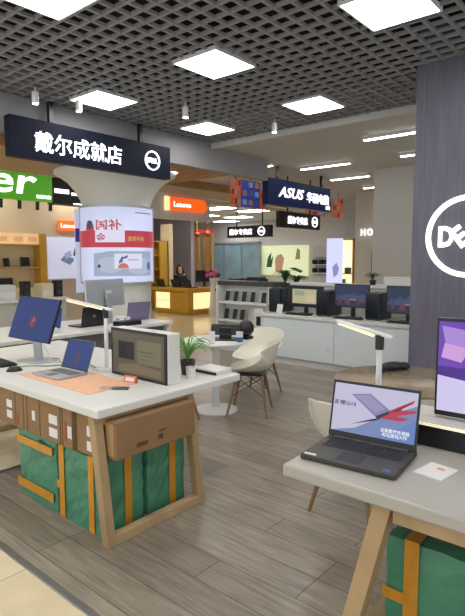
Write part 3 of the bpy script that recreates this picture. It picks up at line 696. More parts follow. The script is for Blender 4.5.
# goods and plants on top of the partition line
def plant(name, lab, loc, n, h_, spread, leafm, potm, pr=.06, ph_=.1, wd=.012, cat='plant', group=None):
    t = thing(name, lab, cat, loc, 0, group)
    if ph_: MB().lathe([(pr*.75, 0), (pr, ph_), (pr*.85, ph_), (pr*.8, ph_*.85)], n=20).build('pot', potm, t, smooth=True)
    d = MB()
    for i in range(n):
        a = 2*PI*i/n + random.uniform(-.3, .3); hh = h_*random.uniform(.55, 1); sp = spread*random.uniform(.5, 1.1); rings = []
        dx, dy = math.cos(a), math.sin(a)
        for q in range(7):
            f_ = q/6; r_ = sp*(f_**1.3); z = ph_*.9 + hh*math.sin(f_*PI*.72)
            ww = wd*(1-f_*.9)*(.6+1.2*f_ if f_ < .4 else 1.08)
            rings.append([(dx*r_-dy*ww, dy*r_+dx*ww, z), (dx*r_, dy*r_, z-.004), (dx*r_+dy*ww, dy*r_-dx*ww, z), (dx*r_, dy*r_, z+.002)])
        d.ringloft(rings)
    d.build('foliage', leafm, t, smooth=True)
    return t
plant('potted_plant', 'dark leafy plant behind the display rack against the pale green poster', (-5.5, 7.9, .95), 40, .26, .24, M['dleaf'], M['pot'], .1, .14, .025)
plant('potted_plant', 'low dark green plant right of the taller one behind the rack', (-5.12, 7.7, .97), 36, .18, .22, M['dleaf'], M['pot'], .1, .12, .025)
plant('potted_plant', 'small dark plant on the partition between the computer monitors', (-3.4, 7.1, 1.16), 26, .12, .11, M['dleaf'], M['pot'], .05, .07, .012)
t = thing('counter', 'dark counter carrying plants and machines behind the display rack', 'counter', (-5.9, 7.9, 0)); MB().box(-1.0, 1.2, -.3, .3, 0, .91).build('body', M['lgrey'], t); MB().box(-1.04, 1.24, -.34, .34, .91, .95).build('top', M['darkgrey'], t)
for i, (x, w_, h_, lab) in enumerate(((-6.6, .3, .26, 'black machine at the left on the dark counter'), (-6.1, .36, .3, 'black machine left of the plants on the dark counter'))):
    t = thing('printer', lab, 'printer', (x, 7.8, .95), 0, 'black machines on the dark counter'); MB().box(-w_/2, w_/2, -.15, .15, 0, h_*.7).build('body', M['black'], t, bevel=.015); MB().box(-w_/2+.03, w_/2-.03, -.1, .12, h_*.7, h_*.8).build('lid', M['darkgrey'], t, bevel=.01); MB().box(-w_/2+.05, w_/2-.05, -.24, -.15, .04, .05).build('tray', M['darkgrey'], t)
t = thing('open_box', 'white flat box on the partition ledge near the pillar', 'box', (-2.92, 7.15, 1.16)); MB().box(-.3, .2, -.08, .1, 0, .12).build('body', M['lgrey'], t, bevel=.004); MB().box(-.28, .18, -.085, -.08, .02, .1).build('panel', M['white'], t)
t = thing('speaker', 'small black speaker on the partition ledge beside the pillar', 'speaker', (-2.58, 7.15, 1.16)); MB().box(-.05, .05, -.05, .05, 0, .11).build('body', M['black'], t, bevel=.006); MB().cyl((0,-.055,.05), (0,-.05,.05), .03).build('cone', M['darkgrey'], t)

# ------------------------------------------------------------------ tables with slanted wooden frames
def frame_leg(parent, x_top, x_bot, y0, y1, ztop, w_=.055):
    for y in (y0+w_/2, y1-w_/2): MB().hexa([(x_bot-w_/2,y-w_/2,0),(x_bot+w_/2,y-w_/2,0),(x_bot+w_/2,y+w_/2,0),(x_bot-w_/2,y+w_/2,0),(x_top-w_/2,y-w_/2,ztop),(x_top+w_/2,y-w_/2,ztop),(x_top+w_/2,y+w_/2,ztop),(x_top-w_/2,y+w_/2,ztop)]).build('leg', M['wood'], parent, bevel=.003)
    f_ = .05/ztop; xb2 = x_bot+(x_top-x_bot)*f_
    MB().hexa([(x_bot-w_/2,y0+w_,0.001),(x_bot+w_/2,y0+w_,0.001),(x_bot+w_/2,y1-w_,0.001),(x_bot-w_/2,y1-w_,0.001),(xb2-w_/2,y0+w_,.05),(xb2+w_/2,y0+w_,.05),(xb2+w_/2,y1-w_,.05),(xb2-w_/2,y1-w_,.05)]).build('rail', M['wood'], parent, bevel=.003)
    MB().box(x_top-w_/2, x_top+w_/2, y0+w_, y1-w_, ztop-.055, ztop-.002).build('rail', M['wood'], parent, bevel=.003)
t = thing('display_table', 'white display table on the left with green wrapped boxes under it', 'table', (-2.287, 1.574, 0))
MB().box(-2.3, 0, 0, 1.18, .70, .75).build('tabletop', M['white'], t, bevel=.008)
frame_leg(t, -.075, .03, .01, .76, .70); frame_leg(t, -2.2, -2.28, .01, .76, .70)
MB().box(-2.15, -.12, .3, .36, .64, .70).box(-2.15, -.12, .62, .68, .64, .70).build('beam', M['black_matte'], t)
t = thing('display_table', 'white display table in the right foreground holding the gaming laptop', 'table', (-1.14, 1.63, 0))
MB().box(0, 2.0, 0, .84, .70, .75).build('tabletop', mat('grey white laminate', '#a9a59b', .3), t, bevel=.008)
frame_leg(t, .405, .24, .02, .78, .70, .065); frame_leg(t, 1.75, 1.88, .02, .78, .70, .065)
MB().box(.44, 1.7, .03, .07, .645, .70).build('beam', M['wood'], t); MB().box(.44, 1.7, .7, .74, .645, .70).build('beam', M['wood'], t)

# green wrapped boxes with orange tape
def green_box(lab, x0, x1, y0, y1, h_, tapes, seed):
    random.seed(seed)
    t = thing('wrapped_box', lab, 'box', ((x0+x1)/2, y0, 0), 0, 'green wrapped boxes under the display tables')
    w_, d_ = (x1-x0)/2, y1-y0
    b_ = MB().box(-w_, w_, 0, d_, .002, h_)
    bmesh.ops.subdivide_edges(b_.bm, edges=b_.bm.edges[:], cuts=9, use_grid_fill=True)
    for v in b_.bm.verts:
        e_ = .004
        cnt = (abs(abs(v.co.x)-w_) < 1e-4) + (abs(v.co.y) < 1e-4 or abs(v.co.y-d_) < 1e-4) + (v.co.z > h_-1e-4)
        v.co += Vector((random.uniform(-e_, e_), random.uniform(-e_, e_), random.uniform(-e_, e_) if v.co.z > .01 else 0))
        if cnt >= 2:
            v.co.x *= .985; v.co.z -= .006*(v.co.z > .1); v.co.y += .006 if v.co.y < d_/2 else -.006
    b_.build('wrapping', M['green'], t, smooth=False)
    e = .008
    for tp in tapes:
        k_ = tp[0]
        if k_ == 'vy':      # loop in the YZ plane at local x
            x, tw_ = tp[1], tp[2]
            m_ = MB().box(x-tw_/2, x+tw_/2, -e, -e+.002, .004, h_+e).box(x-tw_/2, x+tw_/2, -e, d_+e, h_+e-.002, h_+e).box(x-tw_/2, x+tw_/2, d_+e-.002, d_+e, .004, h_+e)
        elif k_ == 'vx':    # loop in the XZ plane at local y
            y, tw_ = tp[1], tp[2]
            m_ = MB().box(w_+e-.002, w_+e, y-tw_/2, y+tw_/2, .004, h_+e).box(-w_-e, w_+e, y-tw_/2, y+tw_/2, h_+e-.002, h_+e).box(-w_-e, -w_-e+.002, y-tw_/2, y+tw_/2, .004, h_+e)
        elif k_ == 'h':      # horizontal band
            z, tw_ = tp[1], tp[2]
            m_ = MB().box(-w_-e, w_+e, -e-.001, -e+.001, z-tw_/2, z+tw_/2).box(w_+e-.001, w_+e+.001, -e, d_+e, z-tw_/2, z+tw_/2).box(-w_-e, w_+e, d_+e-.001, d_+e+.001, z-tw_/2, z+tw_/2).box(-w_-e-.001, -w_-e+.001, -e, d_+e, z-tw_/2, z+tw_/2)
        elif k_ == 'hf':     # short strip on the front face
            z, tw_, xa, xb = tp[1:]
            m_ = MB().box(xa, xb, -e-.002, -e, z-tw_/2, z+tw_/2)
        m_.build('tape', M['tape'], t)
    return t
gb = green_box('left green wrapped box with a torn handle hole and two bands of tape', -3.26, -2.80, 1.63, 1.95, .445, [('hf', .375, .05, -.236, .20), ('hf', .085, .06, -.236, .20)], 1)
green_box('green wrapped box at the near corner of the left table', -2.775, -2.36, 1.63, 1.94, .445, [('vy', -.165, .055), ('vy', .135, .05), ('vx', .19, .05), ('hf', .2, .05, -.215, -.14)], 2)
green_box('green wrapped box behind the corner one, seen from the table end', -2.775, -2.36, 1.965, 2.28, .445, [('vx', .20, .05)], 3)
green_box('green wrapped box under the right foreground table', -.80, -.12, 1.84, 2.32, .50, [('vy', -.235, .055), ('hf', .27, .045, -.345, -.24)], 4)
MB().prism_xz([(.02,.395),(.05,.42),(.16,.405),(.19,.37),(.15,.355),(.05,.375)], -.009, -.004).build('handle_hole', mat('torn dark wrap', '#234536', .6), gb)
# cartons
def carton(lab, x0, x1, y0, y1, z0, z1, labels, seam):
    t = thing('cardboard_carton', lab, 'carton', ((x0+x1)/2, y0, z0), 0, 'brown cartons under the left table')
    w_, d_, h_ = (x1-x0)/2, y1-y0, z1-z0
    MB().box(-w_, w_, 0, d_, 0, h_).build('box', M['carton'], t, bevel=.004)
    for (x, z, lw_, lh) in labels: MB().box(x-lw_/2, x+lw_/2, -.002, 0.001, z-lh/2, z+lh/2).build('label', M['label'], t)
    for s_ in seam: MB().box(s_-.004, s_+.004, -.0015, .001, .005, h_-.005).build('seam', M['carton_dark'], t)
    return t
z0 = .458
c_ = carton('brown carton at the left overhanging the green box, two white labels', -3.72, -3.13, 1.60, 1.98, z0, .695, [(.12, .14, .07, .05), (.12, .07, .07, .05)], [.2])
MB().box(.22, .24, -.002, .001, .03, .1).build('mark', M['redprint'], c_)
carton('narrow brown carton with a small label, second from the left', -3.12, -2.93, 1.60, 1.98, z0, .695, [(.03, .12, .035, .06)], [-.05])
carton('brown carton with two stacked white labels in the middle of the row', -2.92, -2.70, 1.60, 1.98, z0, .695, [(.04, .14, .09, .055), (.04, .06, .09, .055)], [])
c_ = carton('brown carton with dark seams left of the wood frame', -2.69, -2.56, 1.60, 1.98, z0, .695, [(0.03, .1, .04, .07)], [-.045, .06])
MB().box(-.02, -.005, -.002, .001, .04, .16).build('mark', M['redprint'], c_)
c_ = carton('small brown carton with two labels right behind the slanted leg', -2.55, -2.40, 1.615, 1.66, z0, .695, [(.045, .14, .03, .06), (.05, .055, .045, .055)], [])
t = thing('cardboard_carton', 'large long brown carton at the table end above the green boxes', 'carton', (-2.535, 1.66, z0), 0, 'brown cartons under the left table')
MB().box(0, .29, 0, .60, 0, .212).build('box', M['carton'], t, bevel=.005)
for q_ in ((.30, .36, .09, .10), (.14, .22, .04, .065), (.30, .335, .045, .075)): MB().box(.2895, .2915, *q_).build('print', M['carton_dark'], t)
MB().box(.2, .27, -.002, .001, .02, .2).build('label', mat('tan strip', '#b69468', .7), t)

# ------------------------------------------------------------------ things on the left table
T = .75
t = thing('desk_mat', 'peach desk mat under the silver laptop on the left table', 'mat', (-3.0, 1.9, T)); MB().box(-.42, .40, -.17, .19, 0, .004).build('sheet', M['mat_peach'], t, bevel=.001)
blue = [(None, emi('#1d3a7c', .6)), ([(.38,.18),(.55,.16),(.66,.35),(.64,.55),(.56,.68),(.44,.6),(.36,.4)], emi('#333a78', .55)), ([(.46,.3),(.54,.3),(.58,.46),(.5,.6),(.44,.46)], emi('#8d3f60', .55)), ([(.48,.42),(.54,.44),(.52,.52)], emi('#d65a6a', .6))]
# tilted monitor
t = thing('monitor', 'tilted monitor with a blue screen at the left of the left table', 'monitor', (-3.749, 1.975, T), R(11.4))
hs = MB().box(-.225, .225, 0, .022, 0, .34).build('housing', M['black'], t, bevel=.004, loc=(0, 0, .177), rot=(R(-20.3), R(2.7), 0))
screen(hs, .435, .325, blue, (0, -.001, .008))
MB().hexa([(-.05,.10,.012),(.03,.10,.012),(.03,.12,.012),(-.05,.12,.012),(-.05,.075,.30),(.03,.075,.30),(.03,.10,.30),(-.05,.10,.30)]).build('stand', M['silver'], t, bevel=.002)
MB().box(-.13, .12, .0, .18, 0, .012).build('foot', M['silver'], t, bevel=.004)
def laptop(lab, loc, rz, w_, d_, th, h_, tilt, shell, key, layers, group=None, bez=.008, logo=False, hinge_in=0, bot=1.6):
    t = thing('laptop', lab, 'laptop', loc, rz, group)
    b_ = MB().box(-w_/2, w_/2, 0, d_, 0.002, th).build('base', shell, t, bevel=.004)
    kb = MB()
    nx, ny = 15, 5; kw = (w_*.86)/nx; kd = (d_*.42)/ny
    for i in range(nx):
        for j in range(ny): kb.box(-w_*.43+i*kw+kw*.1, -w_*.43+(i+1)*kw-kw*.1, d_*.48+j*kd+kd*.1, d_*.48+(j+1)*kd-kd*.1, th-.001, th+.0018)
    kb.build('keyboard', key, b_)
    MB().box(-w_*.14, w_*.12, d_*.08, d_*.42, th-.001, th+.0006).build('touchpad', key, b_)
    ld_ = MB().box(-w_/2, w_/2, 0, .007, 0, h_).build('lid', shell, t, bevel=.003, loc=(0, d_-.006-hinge_in, th+.002), rot=(R(-tilt), 0, 0))
    screen(ld_, w_-2*bez, h_-(1.2+bot)*bez, layers, (0, -.0005, bot*bez))
    MB().box(-w_/2+.002, w_/2-.002, -.0008, 0, .002, h_-.002).build('bezel', M['black'], ld_)
    MB().cyl((-w_*.42, d_-.008-hinge_in, th), (w_*.42, d_-.008-hinge_in, th), .006, n=10).build('hinge', shell, t)
    return t
laptop('open silver laptop with a blue screen on the peach mat', (-3.19, 1.79, T+.004), R(2), .31, .235, .013, .215, 20, M['silver'], mat('grey keys', '#77777a', .6), [(None, emi('#1b3a80', .6)), ([(.42,.12),(.58,.12),(.68,.3),(.62,.55),(.5,.62),(.4,.5),(.36,.28)], emi('#31407c', .55)), ([(.46,.1),(.55,.1),(.56,.32),(.5,.36)], emi('#5a4a52', .5)), ([(.46,.42),(.57,.44),(.54,.62),(.48,.6)], emi('#7a3a68', .5))])
t = thing('keyboard', 'black keyboard at the left edge of the left table', 'keyboard', (-3.83, 1.76, T), R(-3)); MB().box(-.22, .1, 0, .12, 0, .018).build('case', M['black'], t, bevel=.003)
d = MB()
for q in range(10):
    for r_ in range(4): d.box(-.21+q*.03, -.186+q*.03, .01+r_*.026, .032+r_*.026, .018, .024)
d.build('keys', M['keys'], t)
t = thing('mouse', 'black computer mouse beside the peach mat', 'mouse', (-3.56, 1.77, T), R(-20)); MB().ball((0,0,.0), .055, (.62,1,.62), 18).build('shell', M['black'], t, smooth=True); bmesh_o = t.children[0]
for v in bmesh_o.data.vertices: v.co.z = max(v.co.z, 0.0)
MB().cyl((-.004,-.028,.026), (.004,-.028,.026), .008).build('wheel', M['keys'], t)
def desk_lamp(lab, loc, rz, hgt, head_len, rise):
    t = thing('desk_lamp', lab, 'lamp', loc, rz)
    MB().lathe([(.075, 0), (.075, .012), (.03, .018), (.016, .02)], n=28).build('base', M['white_metal'], t, smooth=True)
    MB().cyl((0,0,.015), (0,0,hgt-.06), .014, n=14).build('pole', M['white_metal'], t, smooth=True)
    MB().cyl((0,0,hgt-.065), (0,0,hgt+.005), .02, n=14).build('joint', M['black'], t, smooth=True)
    h_ = MB().bar((.06, 0, hgt-.004), (-head_len, 0, hgt+rise), .035, .014).build('lamp_head', M['white_metal'], t, bevel=.003)
    MB().bar((-.03, 0, hgt-.006+rise*.06), (-head_len+.01, 0, hgt+rise-.010), .024, .006).build('led_strip', M['led'], h_)
    return t
desk_lamp('white pole desk lamp behind the peach mat on the left table', (-3.09, 2.22, T), R(8), .44, .40, .05)
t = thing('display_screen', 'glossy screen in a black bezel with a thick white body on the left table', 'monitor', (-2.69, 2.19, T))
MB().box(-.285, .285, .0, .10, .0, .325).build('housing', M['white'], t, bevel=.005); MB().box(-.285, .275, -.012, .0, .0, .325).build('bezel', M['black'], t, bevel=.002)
khaki_reflection = [(None, emi('#6f6752', .5)), (rc(.12,.36,.44,.78), emi('#26221c', .4)), (rc(.16,.4,.28,.72), emi('#14120f', .3)), (rc(.5,.3,.95,.85), emi('#8a8266', .5)), (rc(.52,.5,.84,.52), emi('#5f7a50', .5)), (rc(.52,.4,.76,.42), emi('#5f7a50', .5)), (rc(.52,.58,.8,.6), emi('#6b5e48', .4)), ([(.12,.05),(.95,.05),(.95,.22),(.45,.28),(.12,.2)], emi('#8d8064', .5))]  # room reflections on the dark screen, painted as faintly glowing blocks
screen(t, .525, .285, khaki_reflection, (-.005, -.0125, .02))
t = thing('card_sign', 'small coral card sign in front of the glossy screen', 'sign', (-2.65, 2.07, T), R(10)); MB().hexa([(-.05,0,0),(.05,0,0),(.05,.03,0),(-.05,.03,0),(-.05,.015,.045),(.05,.015,.045),(.05,.022,.045),(-.05,.022,.045)]).build('card', M['redcard'], t); MB().hexa([(-.036,.0035,.012),(.036,.0035,.012),(.036,.006,.012),(-.036,.006,.012),(-.036,.0105,.035),(.036,.0105,.035),(.036,.013,.035),(-.036,.013,.035)]).build('print', M['label'], t)
t = thing('card_holder', 'clear acrylic card holder lying near the table edge', 'card holder', (-2.60, 1.92, T), R(38)); MB().box(-.09, .09, -.03, .03, 0, .008).build('plate', M['clear'], t, bevel=.002)
plant('spider_plant', 'spider plant with arching green leaves beside the glossy screen', (-2.55, 2.50, T), 34, .18, .19, M['leaf'], M['pot'], .055, .10, .008)
t = thing('tray', 'flat white tray behind the spider plant on the table end', 'tray', (-2.46, 2.64, T)); MB().box(-.12, .09, -.05, .12, 0, .03).build('body', M['white'], t, bevel=.004); MB().box(-.125, .095, -.055, -.05, 0.002, .02).build('edge', M['black'], t)
t = thing('pen_cup', 'small white cup beside the spider plant pot', 'cup', (-2.44, 2.42, T)); MB().lathe([(.03, 0), (.034, .08), (.03, .08), (.027, .01)], n=18).build('cup', M['white'], t, smooth=True)
def wire(lab, pts, m_):
    P = [Vector(p) for p in pts]; out = []
    for i in range(len(P)-1):
        p0, p1, p2, p3 = P[max(i-1,0)], P[i], P[i+1], P[min(i+2,len(P)-1)]
        for q in range(6):
            u = q/6; out.append(.5*((2*p1)+(p2-p0)*u+(2*p0-5*p1+4*p2-p3)*u*u+(3*p1-p0-3*p2+p3)*u*u*u))
    out.append(P[-1]); tag(MB().tube(out, .004, 6).build('cable', m_, smooth=True), lab, 'cable', 'cables behind the tilted monitor')
wire('white cable looping from the tilted monitor to the laptop', [(-3.78,2.10,.92),(-3.70,2.12,.80),(-3.62,2.10,.757),(-3.50,2.16,.757),(-3.42,2.06,.757)], M['white'])
wire('grey cable lying between the tilted monitor and the lamp', [(-3.85,2.12,.757),(-3.70,2.20,.757),(-3.55,2.14,.757),(-3.40,2.24,.757),(-3.2,2.2,.757)], mat('grey cable', '#8a8f90', .5))
wire('green cable lying behind the mouse', [(-3.66,1.84,.757),(-3.60,1.93,.757),(-3.5,2.0,.757),(-3.46,2.12,.757)], mat('green cable', '#5e8a6a', .5))
t = thing('power_adapter', 'small white power adapter among the cables', 'adapter', (-3.44, 2.15, T), R(20)); MB().box(-.04, .04, -.03, .03, 0, .045).build('body', M['white'], t, bevel=.006); MB().box(-.03, -.025, -.034, -.03, .01, .03).build('plug', M['silver'], t)

# ------------------------------------------------------------------ second desk row behind
t = thing('display_table', 'long white table in the second row behind the left table', 'table', (-5.4, 3.4, 0))
MB().box(-.55, .53, -1.5, 1.14, .71, .75).build('tabletop', M['white'], t, bevel=.006)
for y in (-1.42, 1.04): MB().box(-.5, .48, y, y+.06, 0, .71).build('leg', M['white'], t)
MB().box(-.5, -.46, -1.36, 1.04, .1, .71).build('modesty_panel', mat('grey modesty panel', '#6e6e70', .6), t)
MB().box(.40, .43, -1.36, 1.04, .45, .71).build('modesty_panel', mat('grey modesty panel', '#6e6e70', .6), t)
t = thing('monitor', 'silver monitor seen from behind on the second row table', 'monitor', (-5.4, 3.92, .75), R(90+8))
MB().box(-.33, .31, 0, .03, .2, .54).build('housing', M['silver'], t, bevel=.008, rot=(R(-4), 0, 0)); MB().box(-.04, .04, -.03, 0, 0, .36).build('stand', M['silver'], t); MB().box(-.12, .12, -.1, .1, 0, .012).build('foot', M['silver'], t, bevel=.003); MB().box(-.05, .05, -.012, .0, .30, .40).build('mount', M['lgrey'], t)
def back_laptop(lab, loc, rz, shell, w_=.34, h_=.23, tilt=12):
    t = thing('laptop', lab, 'laptop', loc, rz, 'laptops on the second row table')
    MB().box(-w_/2, w_/2, 0, .24, 0.002, .015).build('base', M['black'] if shell is M['black'] else shell, t, bevel=.003)
    l_ = MB().box(-w_/2, w_/2, -.008, 0, 0, h_).build('lid', shell, t, bevel=.003, loc=(0, 0, .015), rot=(R(tilt), 0, 0))
    MB().cyl((0,-.0095,h_*.5), (0,-.008,h_*.5), .022).build('logo', mat('laptop emblem', '#8e5f86', .4), l_)
back_laptop('black laptop left of the silver monitor stand on the second row table', (-5.2, 3.55, .75), R(90+4), M['black'])
back_laptop('lavender laptop at the right end of the second row table', (-5.3, 4.3, .75), R(90-6), mat('lavender shell', '#77708c', .4))
back_laptop('blue laptop partly hidden behind the tilted monitor', (-5.35, 3.05, .75), R(90), mat('blue shell', '#22418c', .4, 0, .15))
for i, (y, lab) in enumerate(((3.98, 'small white card at the foot of the silver monitor'), (4.03, 'small white card just right of the silver monitor stand'))):
    t = tag(MB().hexa([(-.03,0,0),(.03,0,0),(.03,.03,0),(-.03,.03,0),(-.03,.02,.07),(.03,.02,.07),(.03,.026,.07),(-.03,.026,.07)]).build('price_card', M['label']), lab, 'card', 'cards by the silver monitor'); t.location = (-5.2+i*.0, y+i*.05, .75); t.rotation_euler = (0, 0, R(90))
for i, (x, y, lab) in enumerate(((-5.1, 2.85, 'pale plastic box on the second row table, behind the blue screen laptop'), (-5.0, 3.9, 'black flat box at the front edge of the second row table'))):
    t = thing('flat_box', lab, 'box', (x, y, .75), R(90)); MB().box(-.16, .16, -.07, .07, 0, .05).build('body', M['black'] if i else M['lgrey'], t, bevel=.005); MB().box(-.15, .15, -.06, .06, .05, .056).build('lid', M['black'] if i else M['white'], t)

# ------------------------------------------------------------------ round tables and shell chairs
def round_table(lab, loc, rad_, topm, h_=.73):
    t = thing('round_table', lab, 'table', loc)
    MB().lathe([(rad_-.012, h_-.025), (rad_, h_-.018), (rad_, h_-.006), (rad_-.008, h_)], n=56).build('tabletop', topm, t, smooth=True)
    MB().cyl((0,0,.02), (0,0,h_-.025), .038, n=20).build('pedestal', M['white_metal'], t, smooth=True)
    MB().lathe([(.22, 0), (.22, .012), (.1, .025), (.045, .04)], n=40).build('base', M['white_metal'], t, smooth=True)
    return t
round_table('white round pedestal table in the middle of the shop', (-3.54, 3.87, 0), .34, M['white'])
round_table('brown round table between the right foreground table and the counter', (-1.42, 3.46, 0), .46, M['tabletop_wood'], .72)
t = thing('tablet_stand', 'black tilted tablet terminal on the white round table', 'terminal', (-3.46, 3.93, .73), R(35))
MB().hexa([(-.15,-.05,.05),(.15,-.05,.05),(.15,-.03,.05),(-.15,-.03,.05),(-.15,.04,.15),(.15,.04,.15),(.15,.06,.15),(-.15,.06,.15)]).build('screen', M['black'], t, bevel=.004); MB().box(-.06, .06, -.03, .05, .012, .12).build('stand', M['black'], t); MB().box(-.13, .13, -.1, .1, 0, .014).build('base', M['darkgrey'], t, bevel=.004)
t = thing('desk_device', 'rounded black device beside the tablet terminal', 'device', (-3.33, 4.10, .73)); MB().box(-.05, .05, -.05, .05, 0, .03).build('base', M['black'], t); MB().ball((0,0,.11), .085, (1,.9,1)).build('body', M['black'], t, smooth=True)
t = thing('cup', 'small blue and white cup at the right rim of the round table', 'cup', (-3.25, 3.90, .73)); MB().lathe([(.03, 0), (.035, .05), (.03, .05)], n=16).build('lower_part', mat('blue plastic', '#2f68a8', .4), t, smooth=True); MB().lathe([(.034, .05), (.036, .1), (.03, .1)], n=16).build('upper_part', M['white'], t, smooth=True)
t = thing('card_stand', 'thin clear card stand at the near rim of the white round table', 'card stand', (-3.40, 3.66, .73)); MB().cyl((0,0,0), (0,0,.01), .035).build('base', M['white'], t); MB().box(-.04, .04, -.002, .002, .01, .12).build('card', M['label'], t)

def shell_chair():
    t = thing('shell_chair', '', 'chair')
    prof = [(-.23,.425),(-.17,.44),(-.06,.43),(.05,.425),(.14,.435),(.20,.465),(.235,.52),(.255,.59),(.275,.66),(.29,.72),(.295,.735)]
    hw =   [.21, .235, .25, .255, .26, .27, .275, .275, .26, .22, .17]
    lift = [.02, .04, .06, .10, .15, .17, .13, .07, .03, .0, -.02]
    fwd =  [0, 0, 0, 0, .0, .04, .10, .12, .10, .07, .05]
    d = MB(); nu = 12; V = []
    for (y, z), w_, l_, f_ in zip(prof, hw, lift, fwd):
        row = []
        for i in range(nu+1):
            u = -1+2*i/nu; a = abs(u)**2.4
            row.append(d.bm.verts.new((w_*u*(1-.04*a), y - f_*a, z + l_*a)))
        V.append(row)
    for a, b_ in zip(V[:-1], V[1:]):
        for i in range(nu): d._f([a[i], a[i+1], b_[i+1], b_[i]])
    o = d.build('shell', M['chair'], t, smooth=True, solid=.012); ss = o.modifiers.new('sub', 'SUBSURF'); ss.levels = 1; ss.render_levels = 2
    for sx in (-1, 1):
        for sy in (-1, 1):
            MB().cyl((sx*.21, sy*.20, 0), (sx*.12, sy*.12+.01, .40), .011, .016, n=12).build('leg', M['dowel'], t, smooth=True)
    br = MB()
    q = lambda sx, sy, f_: (sx*(.21-.09*f_), sy*(.20-.08*f_)+.01*f_, .40*f_)
    for (a, b_) in (((-1,-1),(1,-1)), ((-1,1),(1,1)), ((-1,-1),(-1,1)), ((1,-1),(1,1))):
        br.tube([q(a[0],a[1],.5), q(b_[0],b_[1],.95)], .004); br.tube([q(b_[0],b_[1],.5), q(a[0],a[1],.95)], .004)
    br.box(-.13, .13, -.13, .15, .398, .41)
    br.build('brace', M['black'], t)
    return t
ch = shell_chair()
spots = [(-3.23, 4.04, R(-60), 'cream shell chair nearest on the right of the white round table'), (-3.62, 4.66, R(8), 'cream shell chair on the far side of the white round table'),
         (-3.70, 3.40, R(160), 'cream shell chair on the near left of the white round table'), (-1.43, 2.84, R(176), 'cream shell chair behind the gaming laptop at the brown round table')]
for i, (x, y, a, lab) in enumerate(spots): place(ch, i, (x, y, 0), a, lab, 'cream shell chairs around the round tables')

# ------------------------------------------------------------------ things on the right table
gl = [(None, emi('#c9c6e0', .7)),
      ([(.0,.0),(1,.0),(1,.75),(.62,.45),(.3,.12)], emi('#7f93c4', .65)),
      ([(.55,.0),(1,.0),(1,.45)], emi('#6f8cc8', .65)),
      ([(.66,.55),(.97,.86),(.95,.78),(.8,.62),(1,.66),(.98,.6),(.78,.5),(.92,.48),(.84,.4),(.6,.4)], emi('#c4405a', .65)),
      ([(.70,.55),(.95,.82),(.8,.6)], emi('#8c2238', .6)),
      ([(.22,.80),(.45,.86),(.70,.58),(.53,.42)], emi('#8f86b4', .65)),
      ([(.26,.79),(.45,.83),(.64,.60),(.53,.48)], emi('#a49cc6', .65)),
      ([(.53,.42),(.70,.58),(.68,.50),(.56,.38)], emi('#3c3c50', .5)),
      ([(.24,.18),(.54,.34),(.62,.42),(.5,.36)], emi('#4a2c50', .5)),
      (rc(.76,.60,.765,.605), emi('#8c2238', .6))]
lp = laptop('open dark gaming laptop with a bright pictured screen on the right table', (-.925, 1.735, T), R(6), .38, .29, .022, .245, 13, M['darkgrey'], M['keys'], gl, bez=.010, hinge_in=.015, bot=2.6)
lid = [c for c in lp.children if c.name.startswith('lid')][0]
lettering('游匣G15', .03, emi('#4a3c78', .5), lid, (-.125, -.0058, .15), bold=.02, extrude=.0003, width=.10, height=.02, name='lettering')
lettering('全新酷睿处理器\n畅玩游戏大作', .014, emi('#f2f2fa', .8), lid, (.10, -.0058, .055), bold=.01, extrude=.0003, width=.12, height=.035, name='lettering')
MB().box(-.15, .15, .262, .288, .004, .02).build('rear_vent', M['black'], lp)
MB().box(-.18, -.13, .012, .03, .0215, .0226).build('sticker', M['label'], lp); MB().box(.135, .165, .012, .04, .0215, .0226).build('sticker', mat('blue sticker', '#3c5c9a', .4), lp)
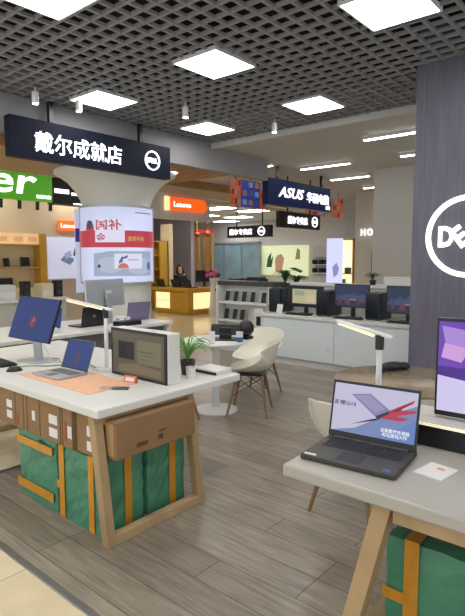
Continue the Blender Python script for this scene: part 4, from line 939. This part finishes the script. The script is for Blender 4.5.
t = thing('price_card', 'white price card lying on the right table beside the gaming laptop', 'card', (-.655, 1.94, T), R(-8)); MB().box(-.055, .055, -.07, .07, 0, .003).build('card', M['label'], t); MB().box(-.01, .02, .02, .04, .003, .0034).build('print', mat('orange dot', '#d89a5a', .5), t)
t = thing('monitor_riser', 'long pale monitor riser with a black box front on the right table', 'monitor riser', (-.30, 2.26, T))
MB().box(-.64, .7, -.08, .18, .09, .105).build('top', M['skirting'], t, bevel=.003); MB().box(-.62, .66, -.07, .15, 0, .09).build('body', M['black'], t)
MB().box(-.64, .7, -.083, -.078, .092, .103).build('light_strip', mat('lit strip', '#fff3cc', .5, 0, .5), t)
purp = [(None, emi('#7c4ec8', .6)), ([(0,0),(1,0),(1,.42),(.62,.30),(.3,.36),(0,.40)], emi('#d4cdf2', .75)), ([(.0,.40),(.2,.36),(.36,.26),(.5,.34),(.8,.42),(1,.36),(1,.5),(0,.5)], emi('#5a37a0', .55)), ([(.05,.72),(.22,.70),(.25,.9),(.02,.95)], emi('#b090e0', .7)), ([(.02,.6),(.15,.56),(.2,.72),(.04,.76)], emi('#d8a8e4', .7)), ([(.3,.36),(.42,.26),(.56,.34),(.44,.4)], emi('#6a5a98', .55)), ([(.45,.55),(.7,.52),(.8,.8),(.5,.85)], emi('#5a20c0', .65)), ([(.46,.3),(.9,.18),(.95,.24),(.6,.36)], emi('#9a8cc8', .65))]
t = thing('monitor', 'tall monitor with a purple picture at the right edge', 'monitor', (-.46, 2.30, T+.105), R(3))
hs = MB().box(-.33, .33, 0, .03, .012, .44).build('housing', M['black'], t, bevel=.004); screen(hs, .64, .39, purp, (0, -.001, .035))
MB().box(-.09, .09, -.07, .12, 0, .01).build('foot', M['silver'], t, bevel=.003); MB().box(-.03, .03, .03, .05, .008, .25).build('stand', M['silver'], t)
desk_lamp('lit desk lamp with a white pole behind the gaming laptop', (-1.05, 2.28, T), R(8), .44, .21, .055)
t = thing('handset', 'black handset lying on the brown round table', 'device', (-1.58, 3.66, .72), R(60)); MB().ball((0,0,.035), .11, (1.1,.4,.3)).build('body', M['black'], t, smooth=True); [MB().ball((q_*.1,0,.03), .05, (1,.8,.6)).build('pad', M['black_matte'], t, smooth=True) for q_ in (1, -1)]
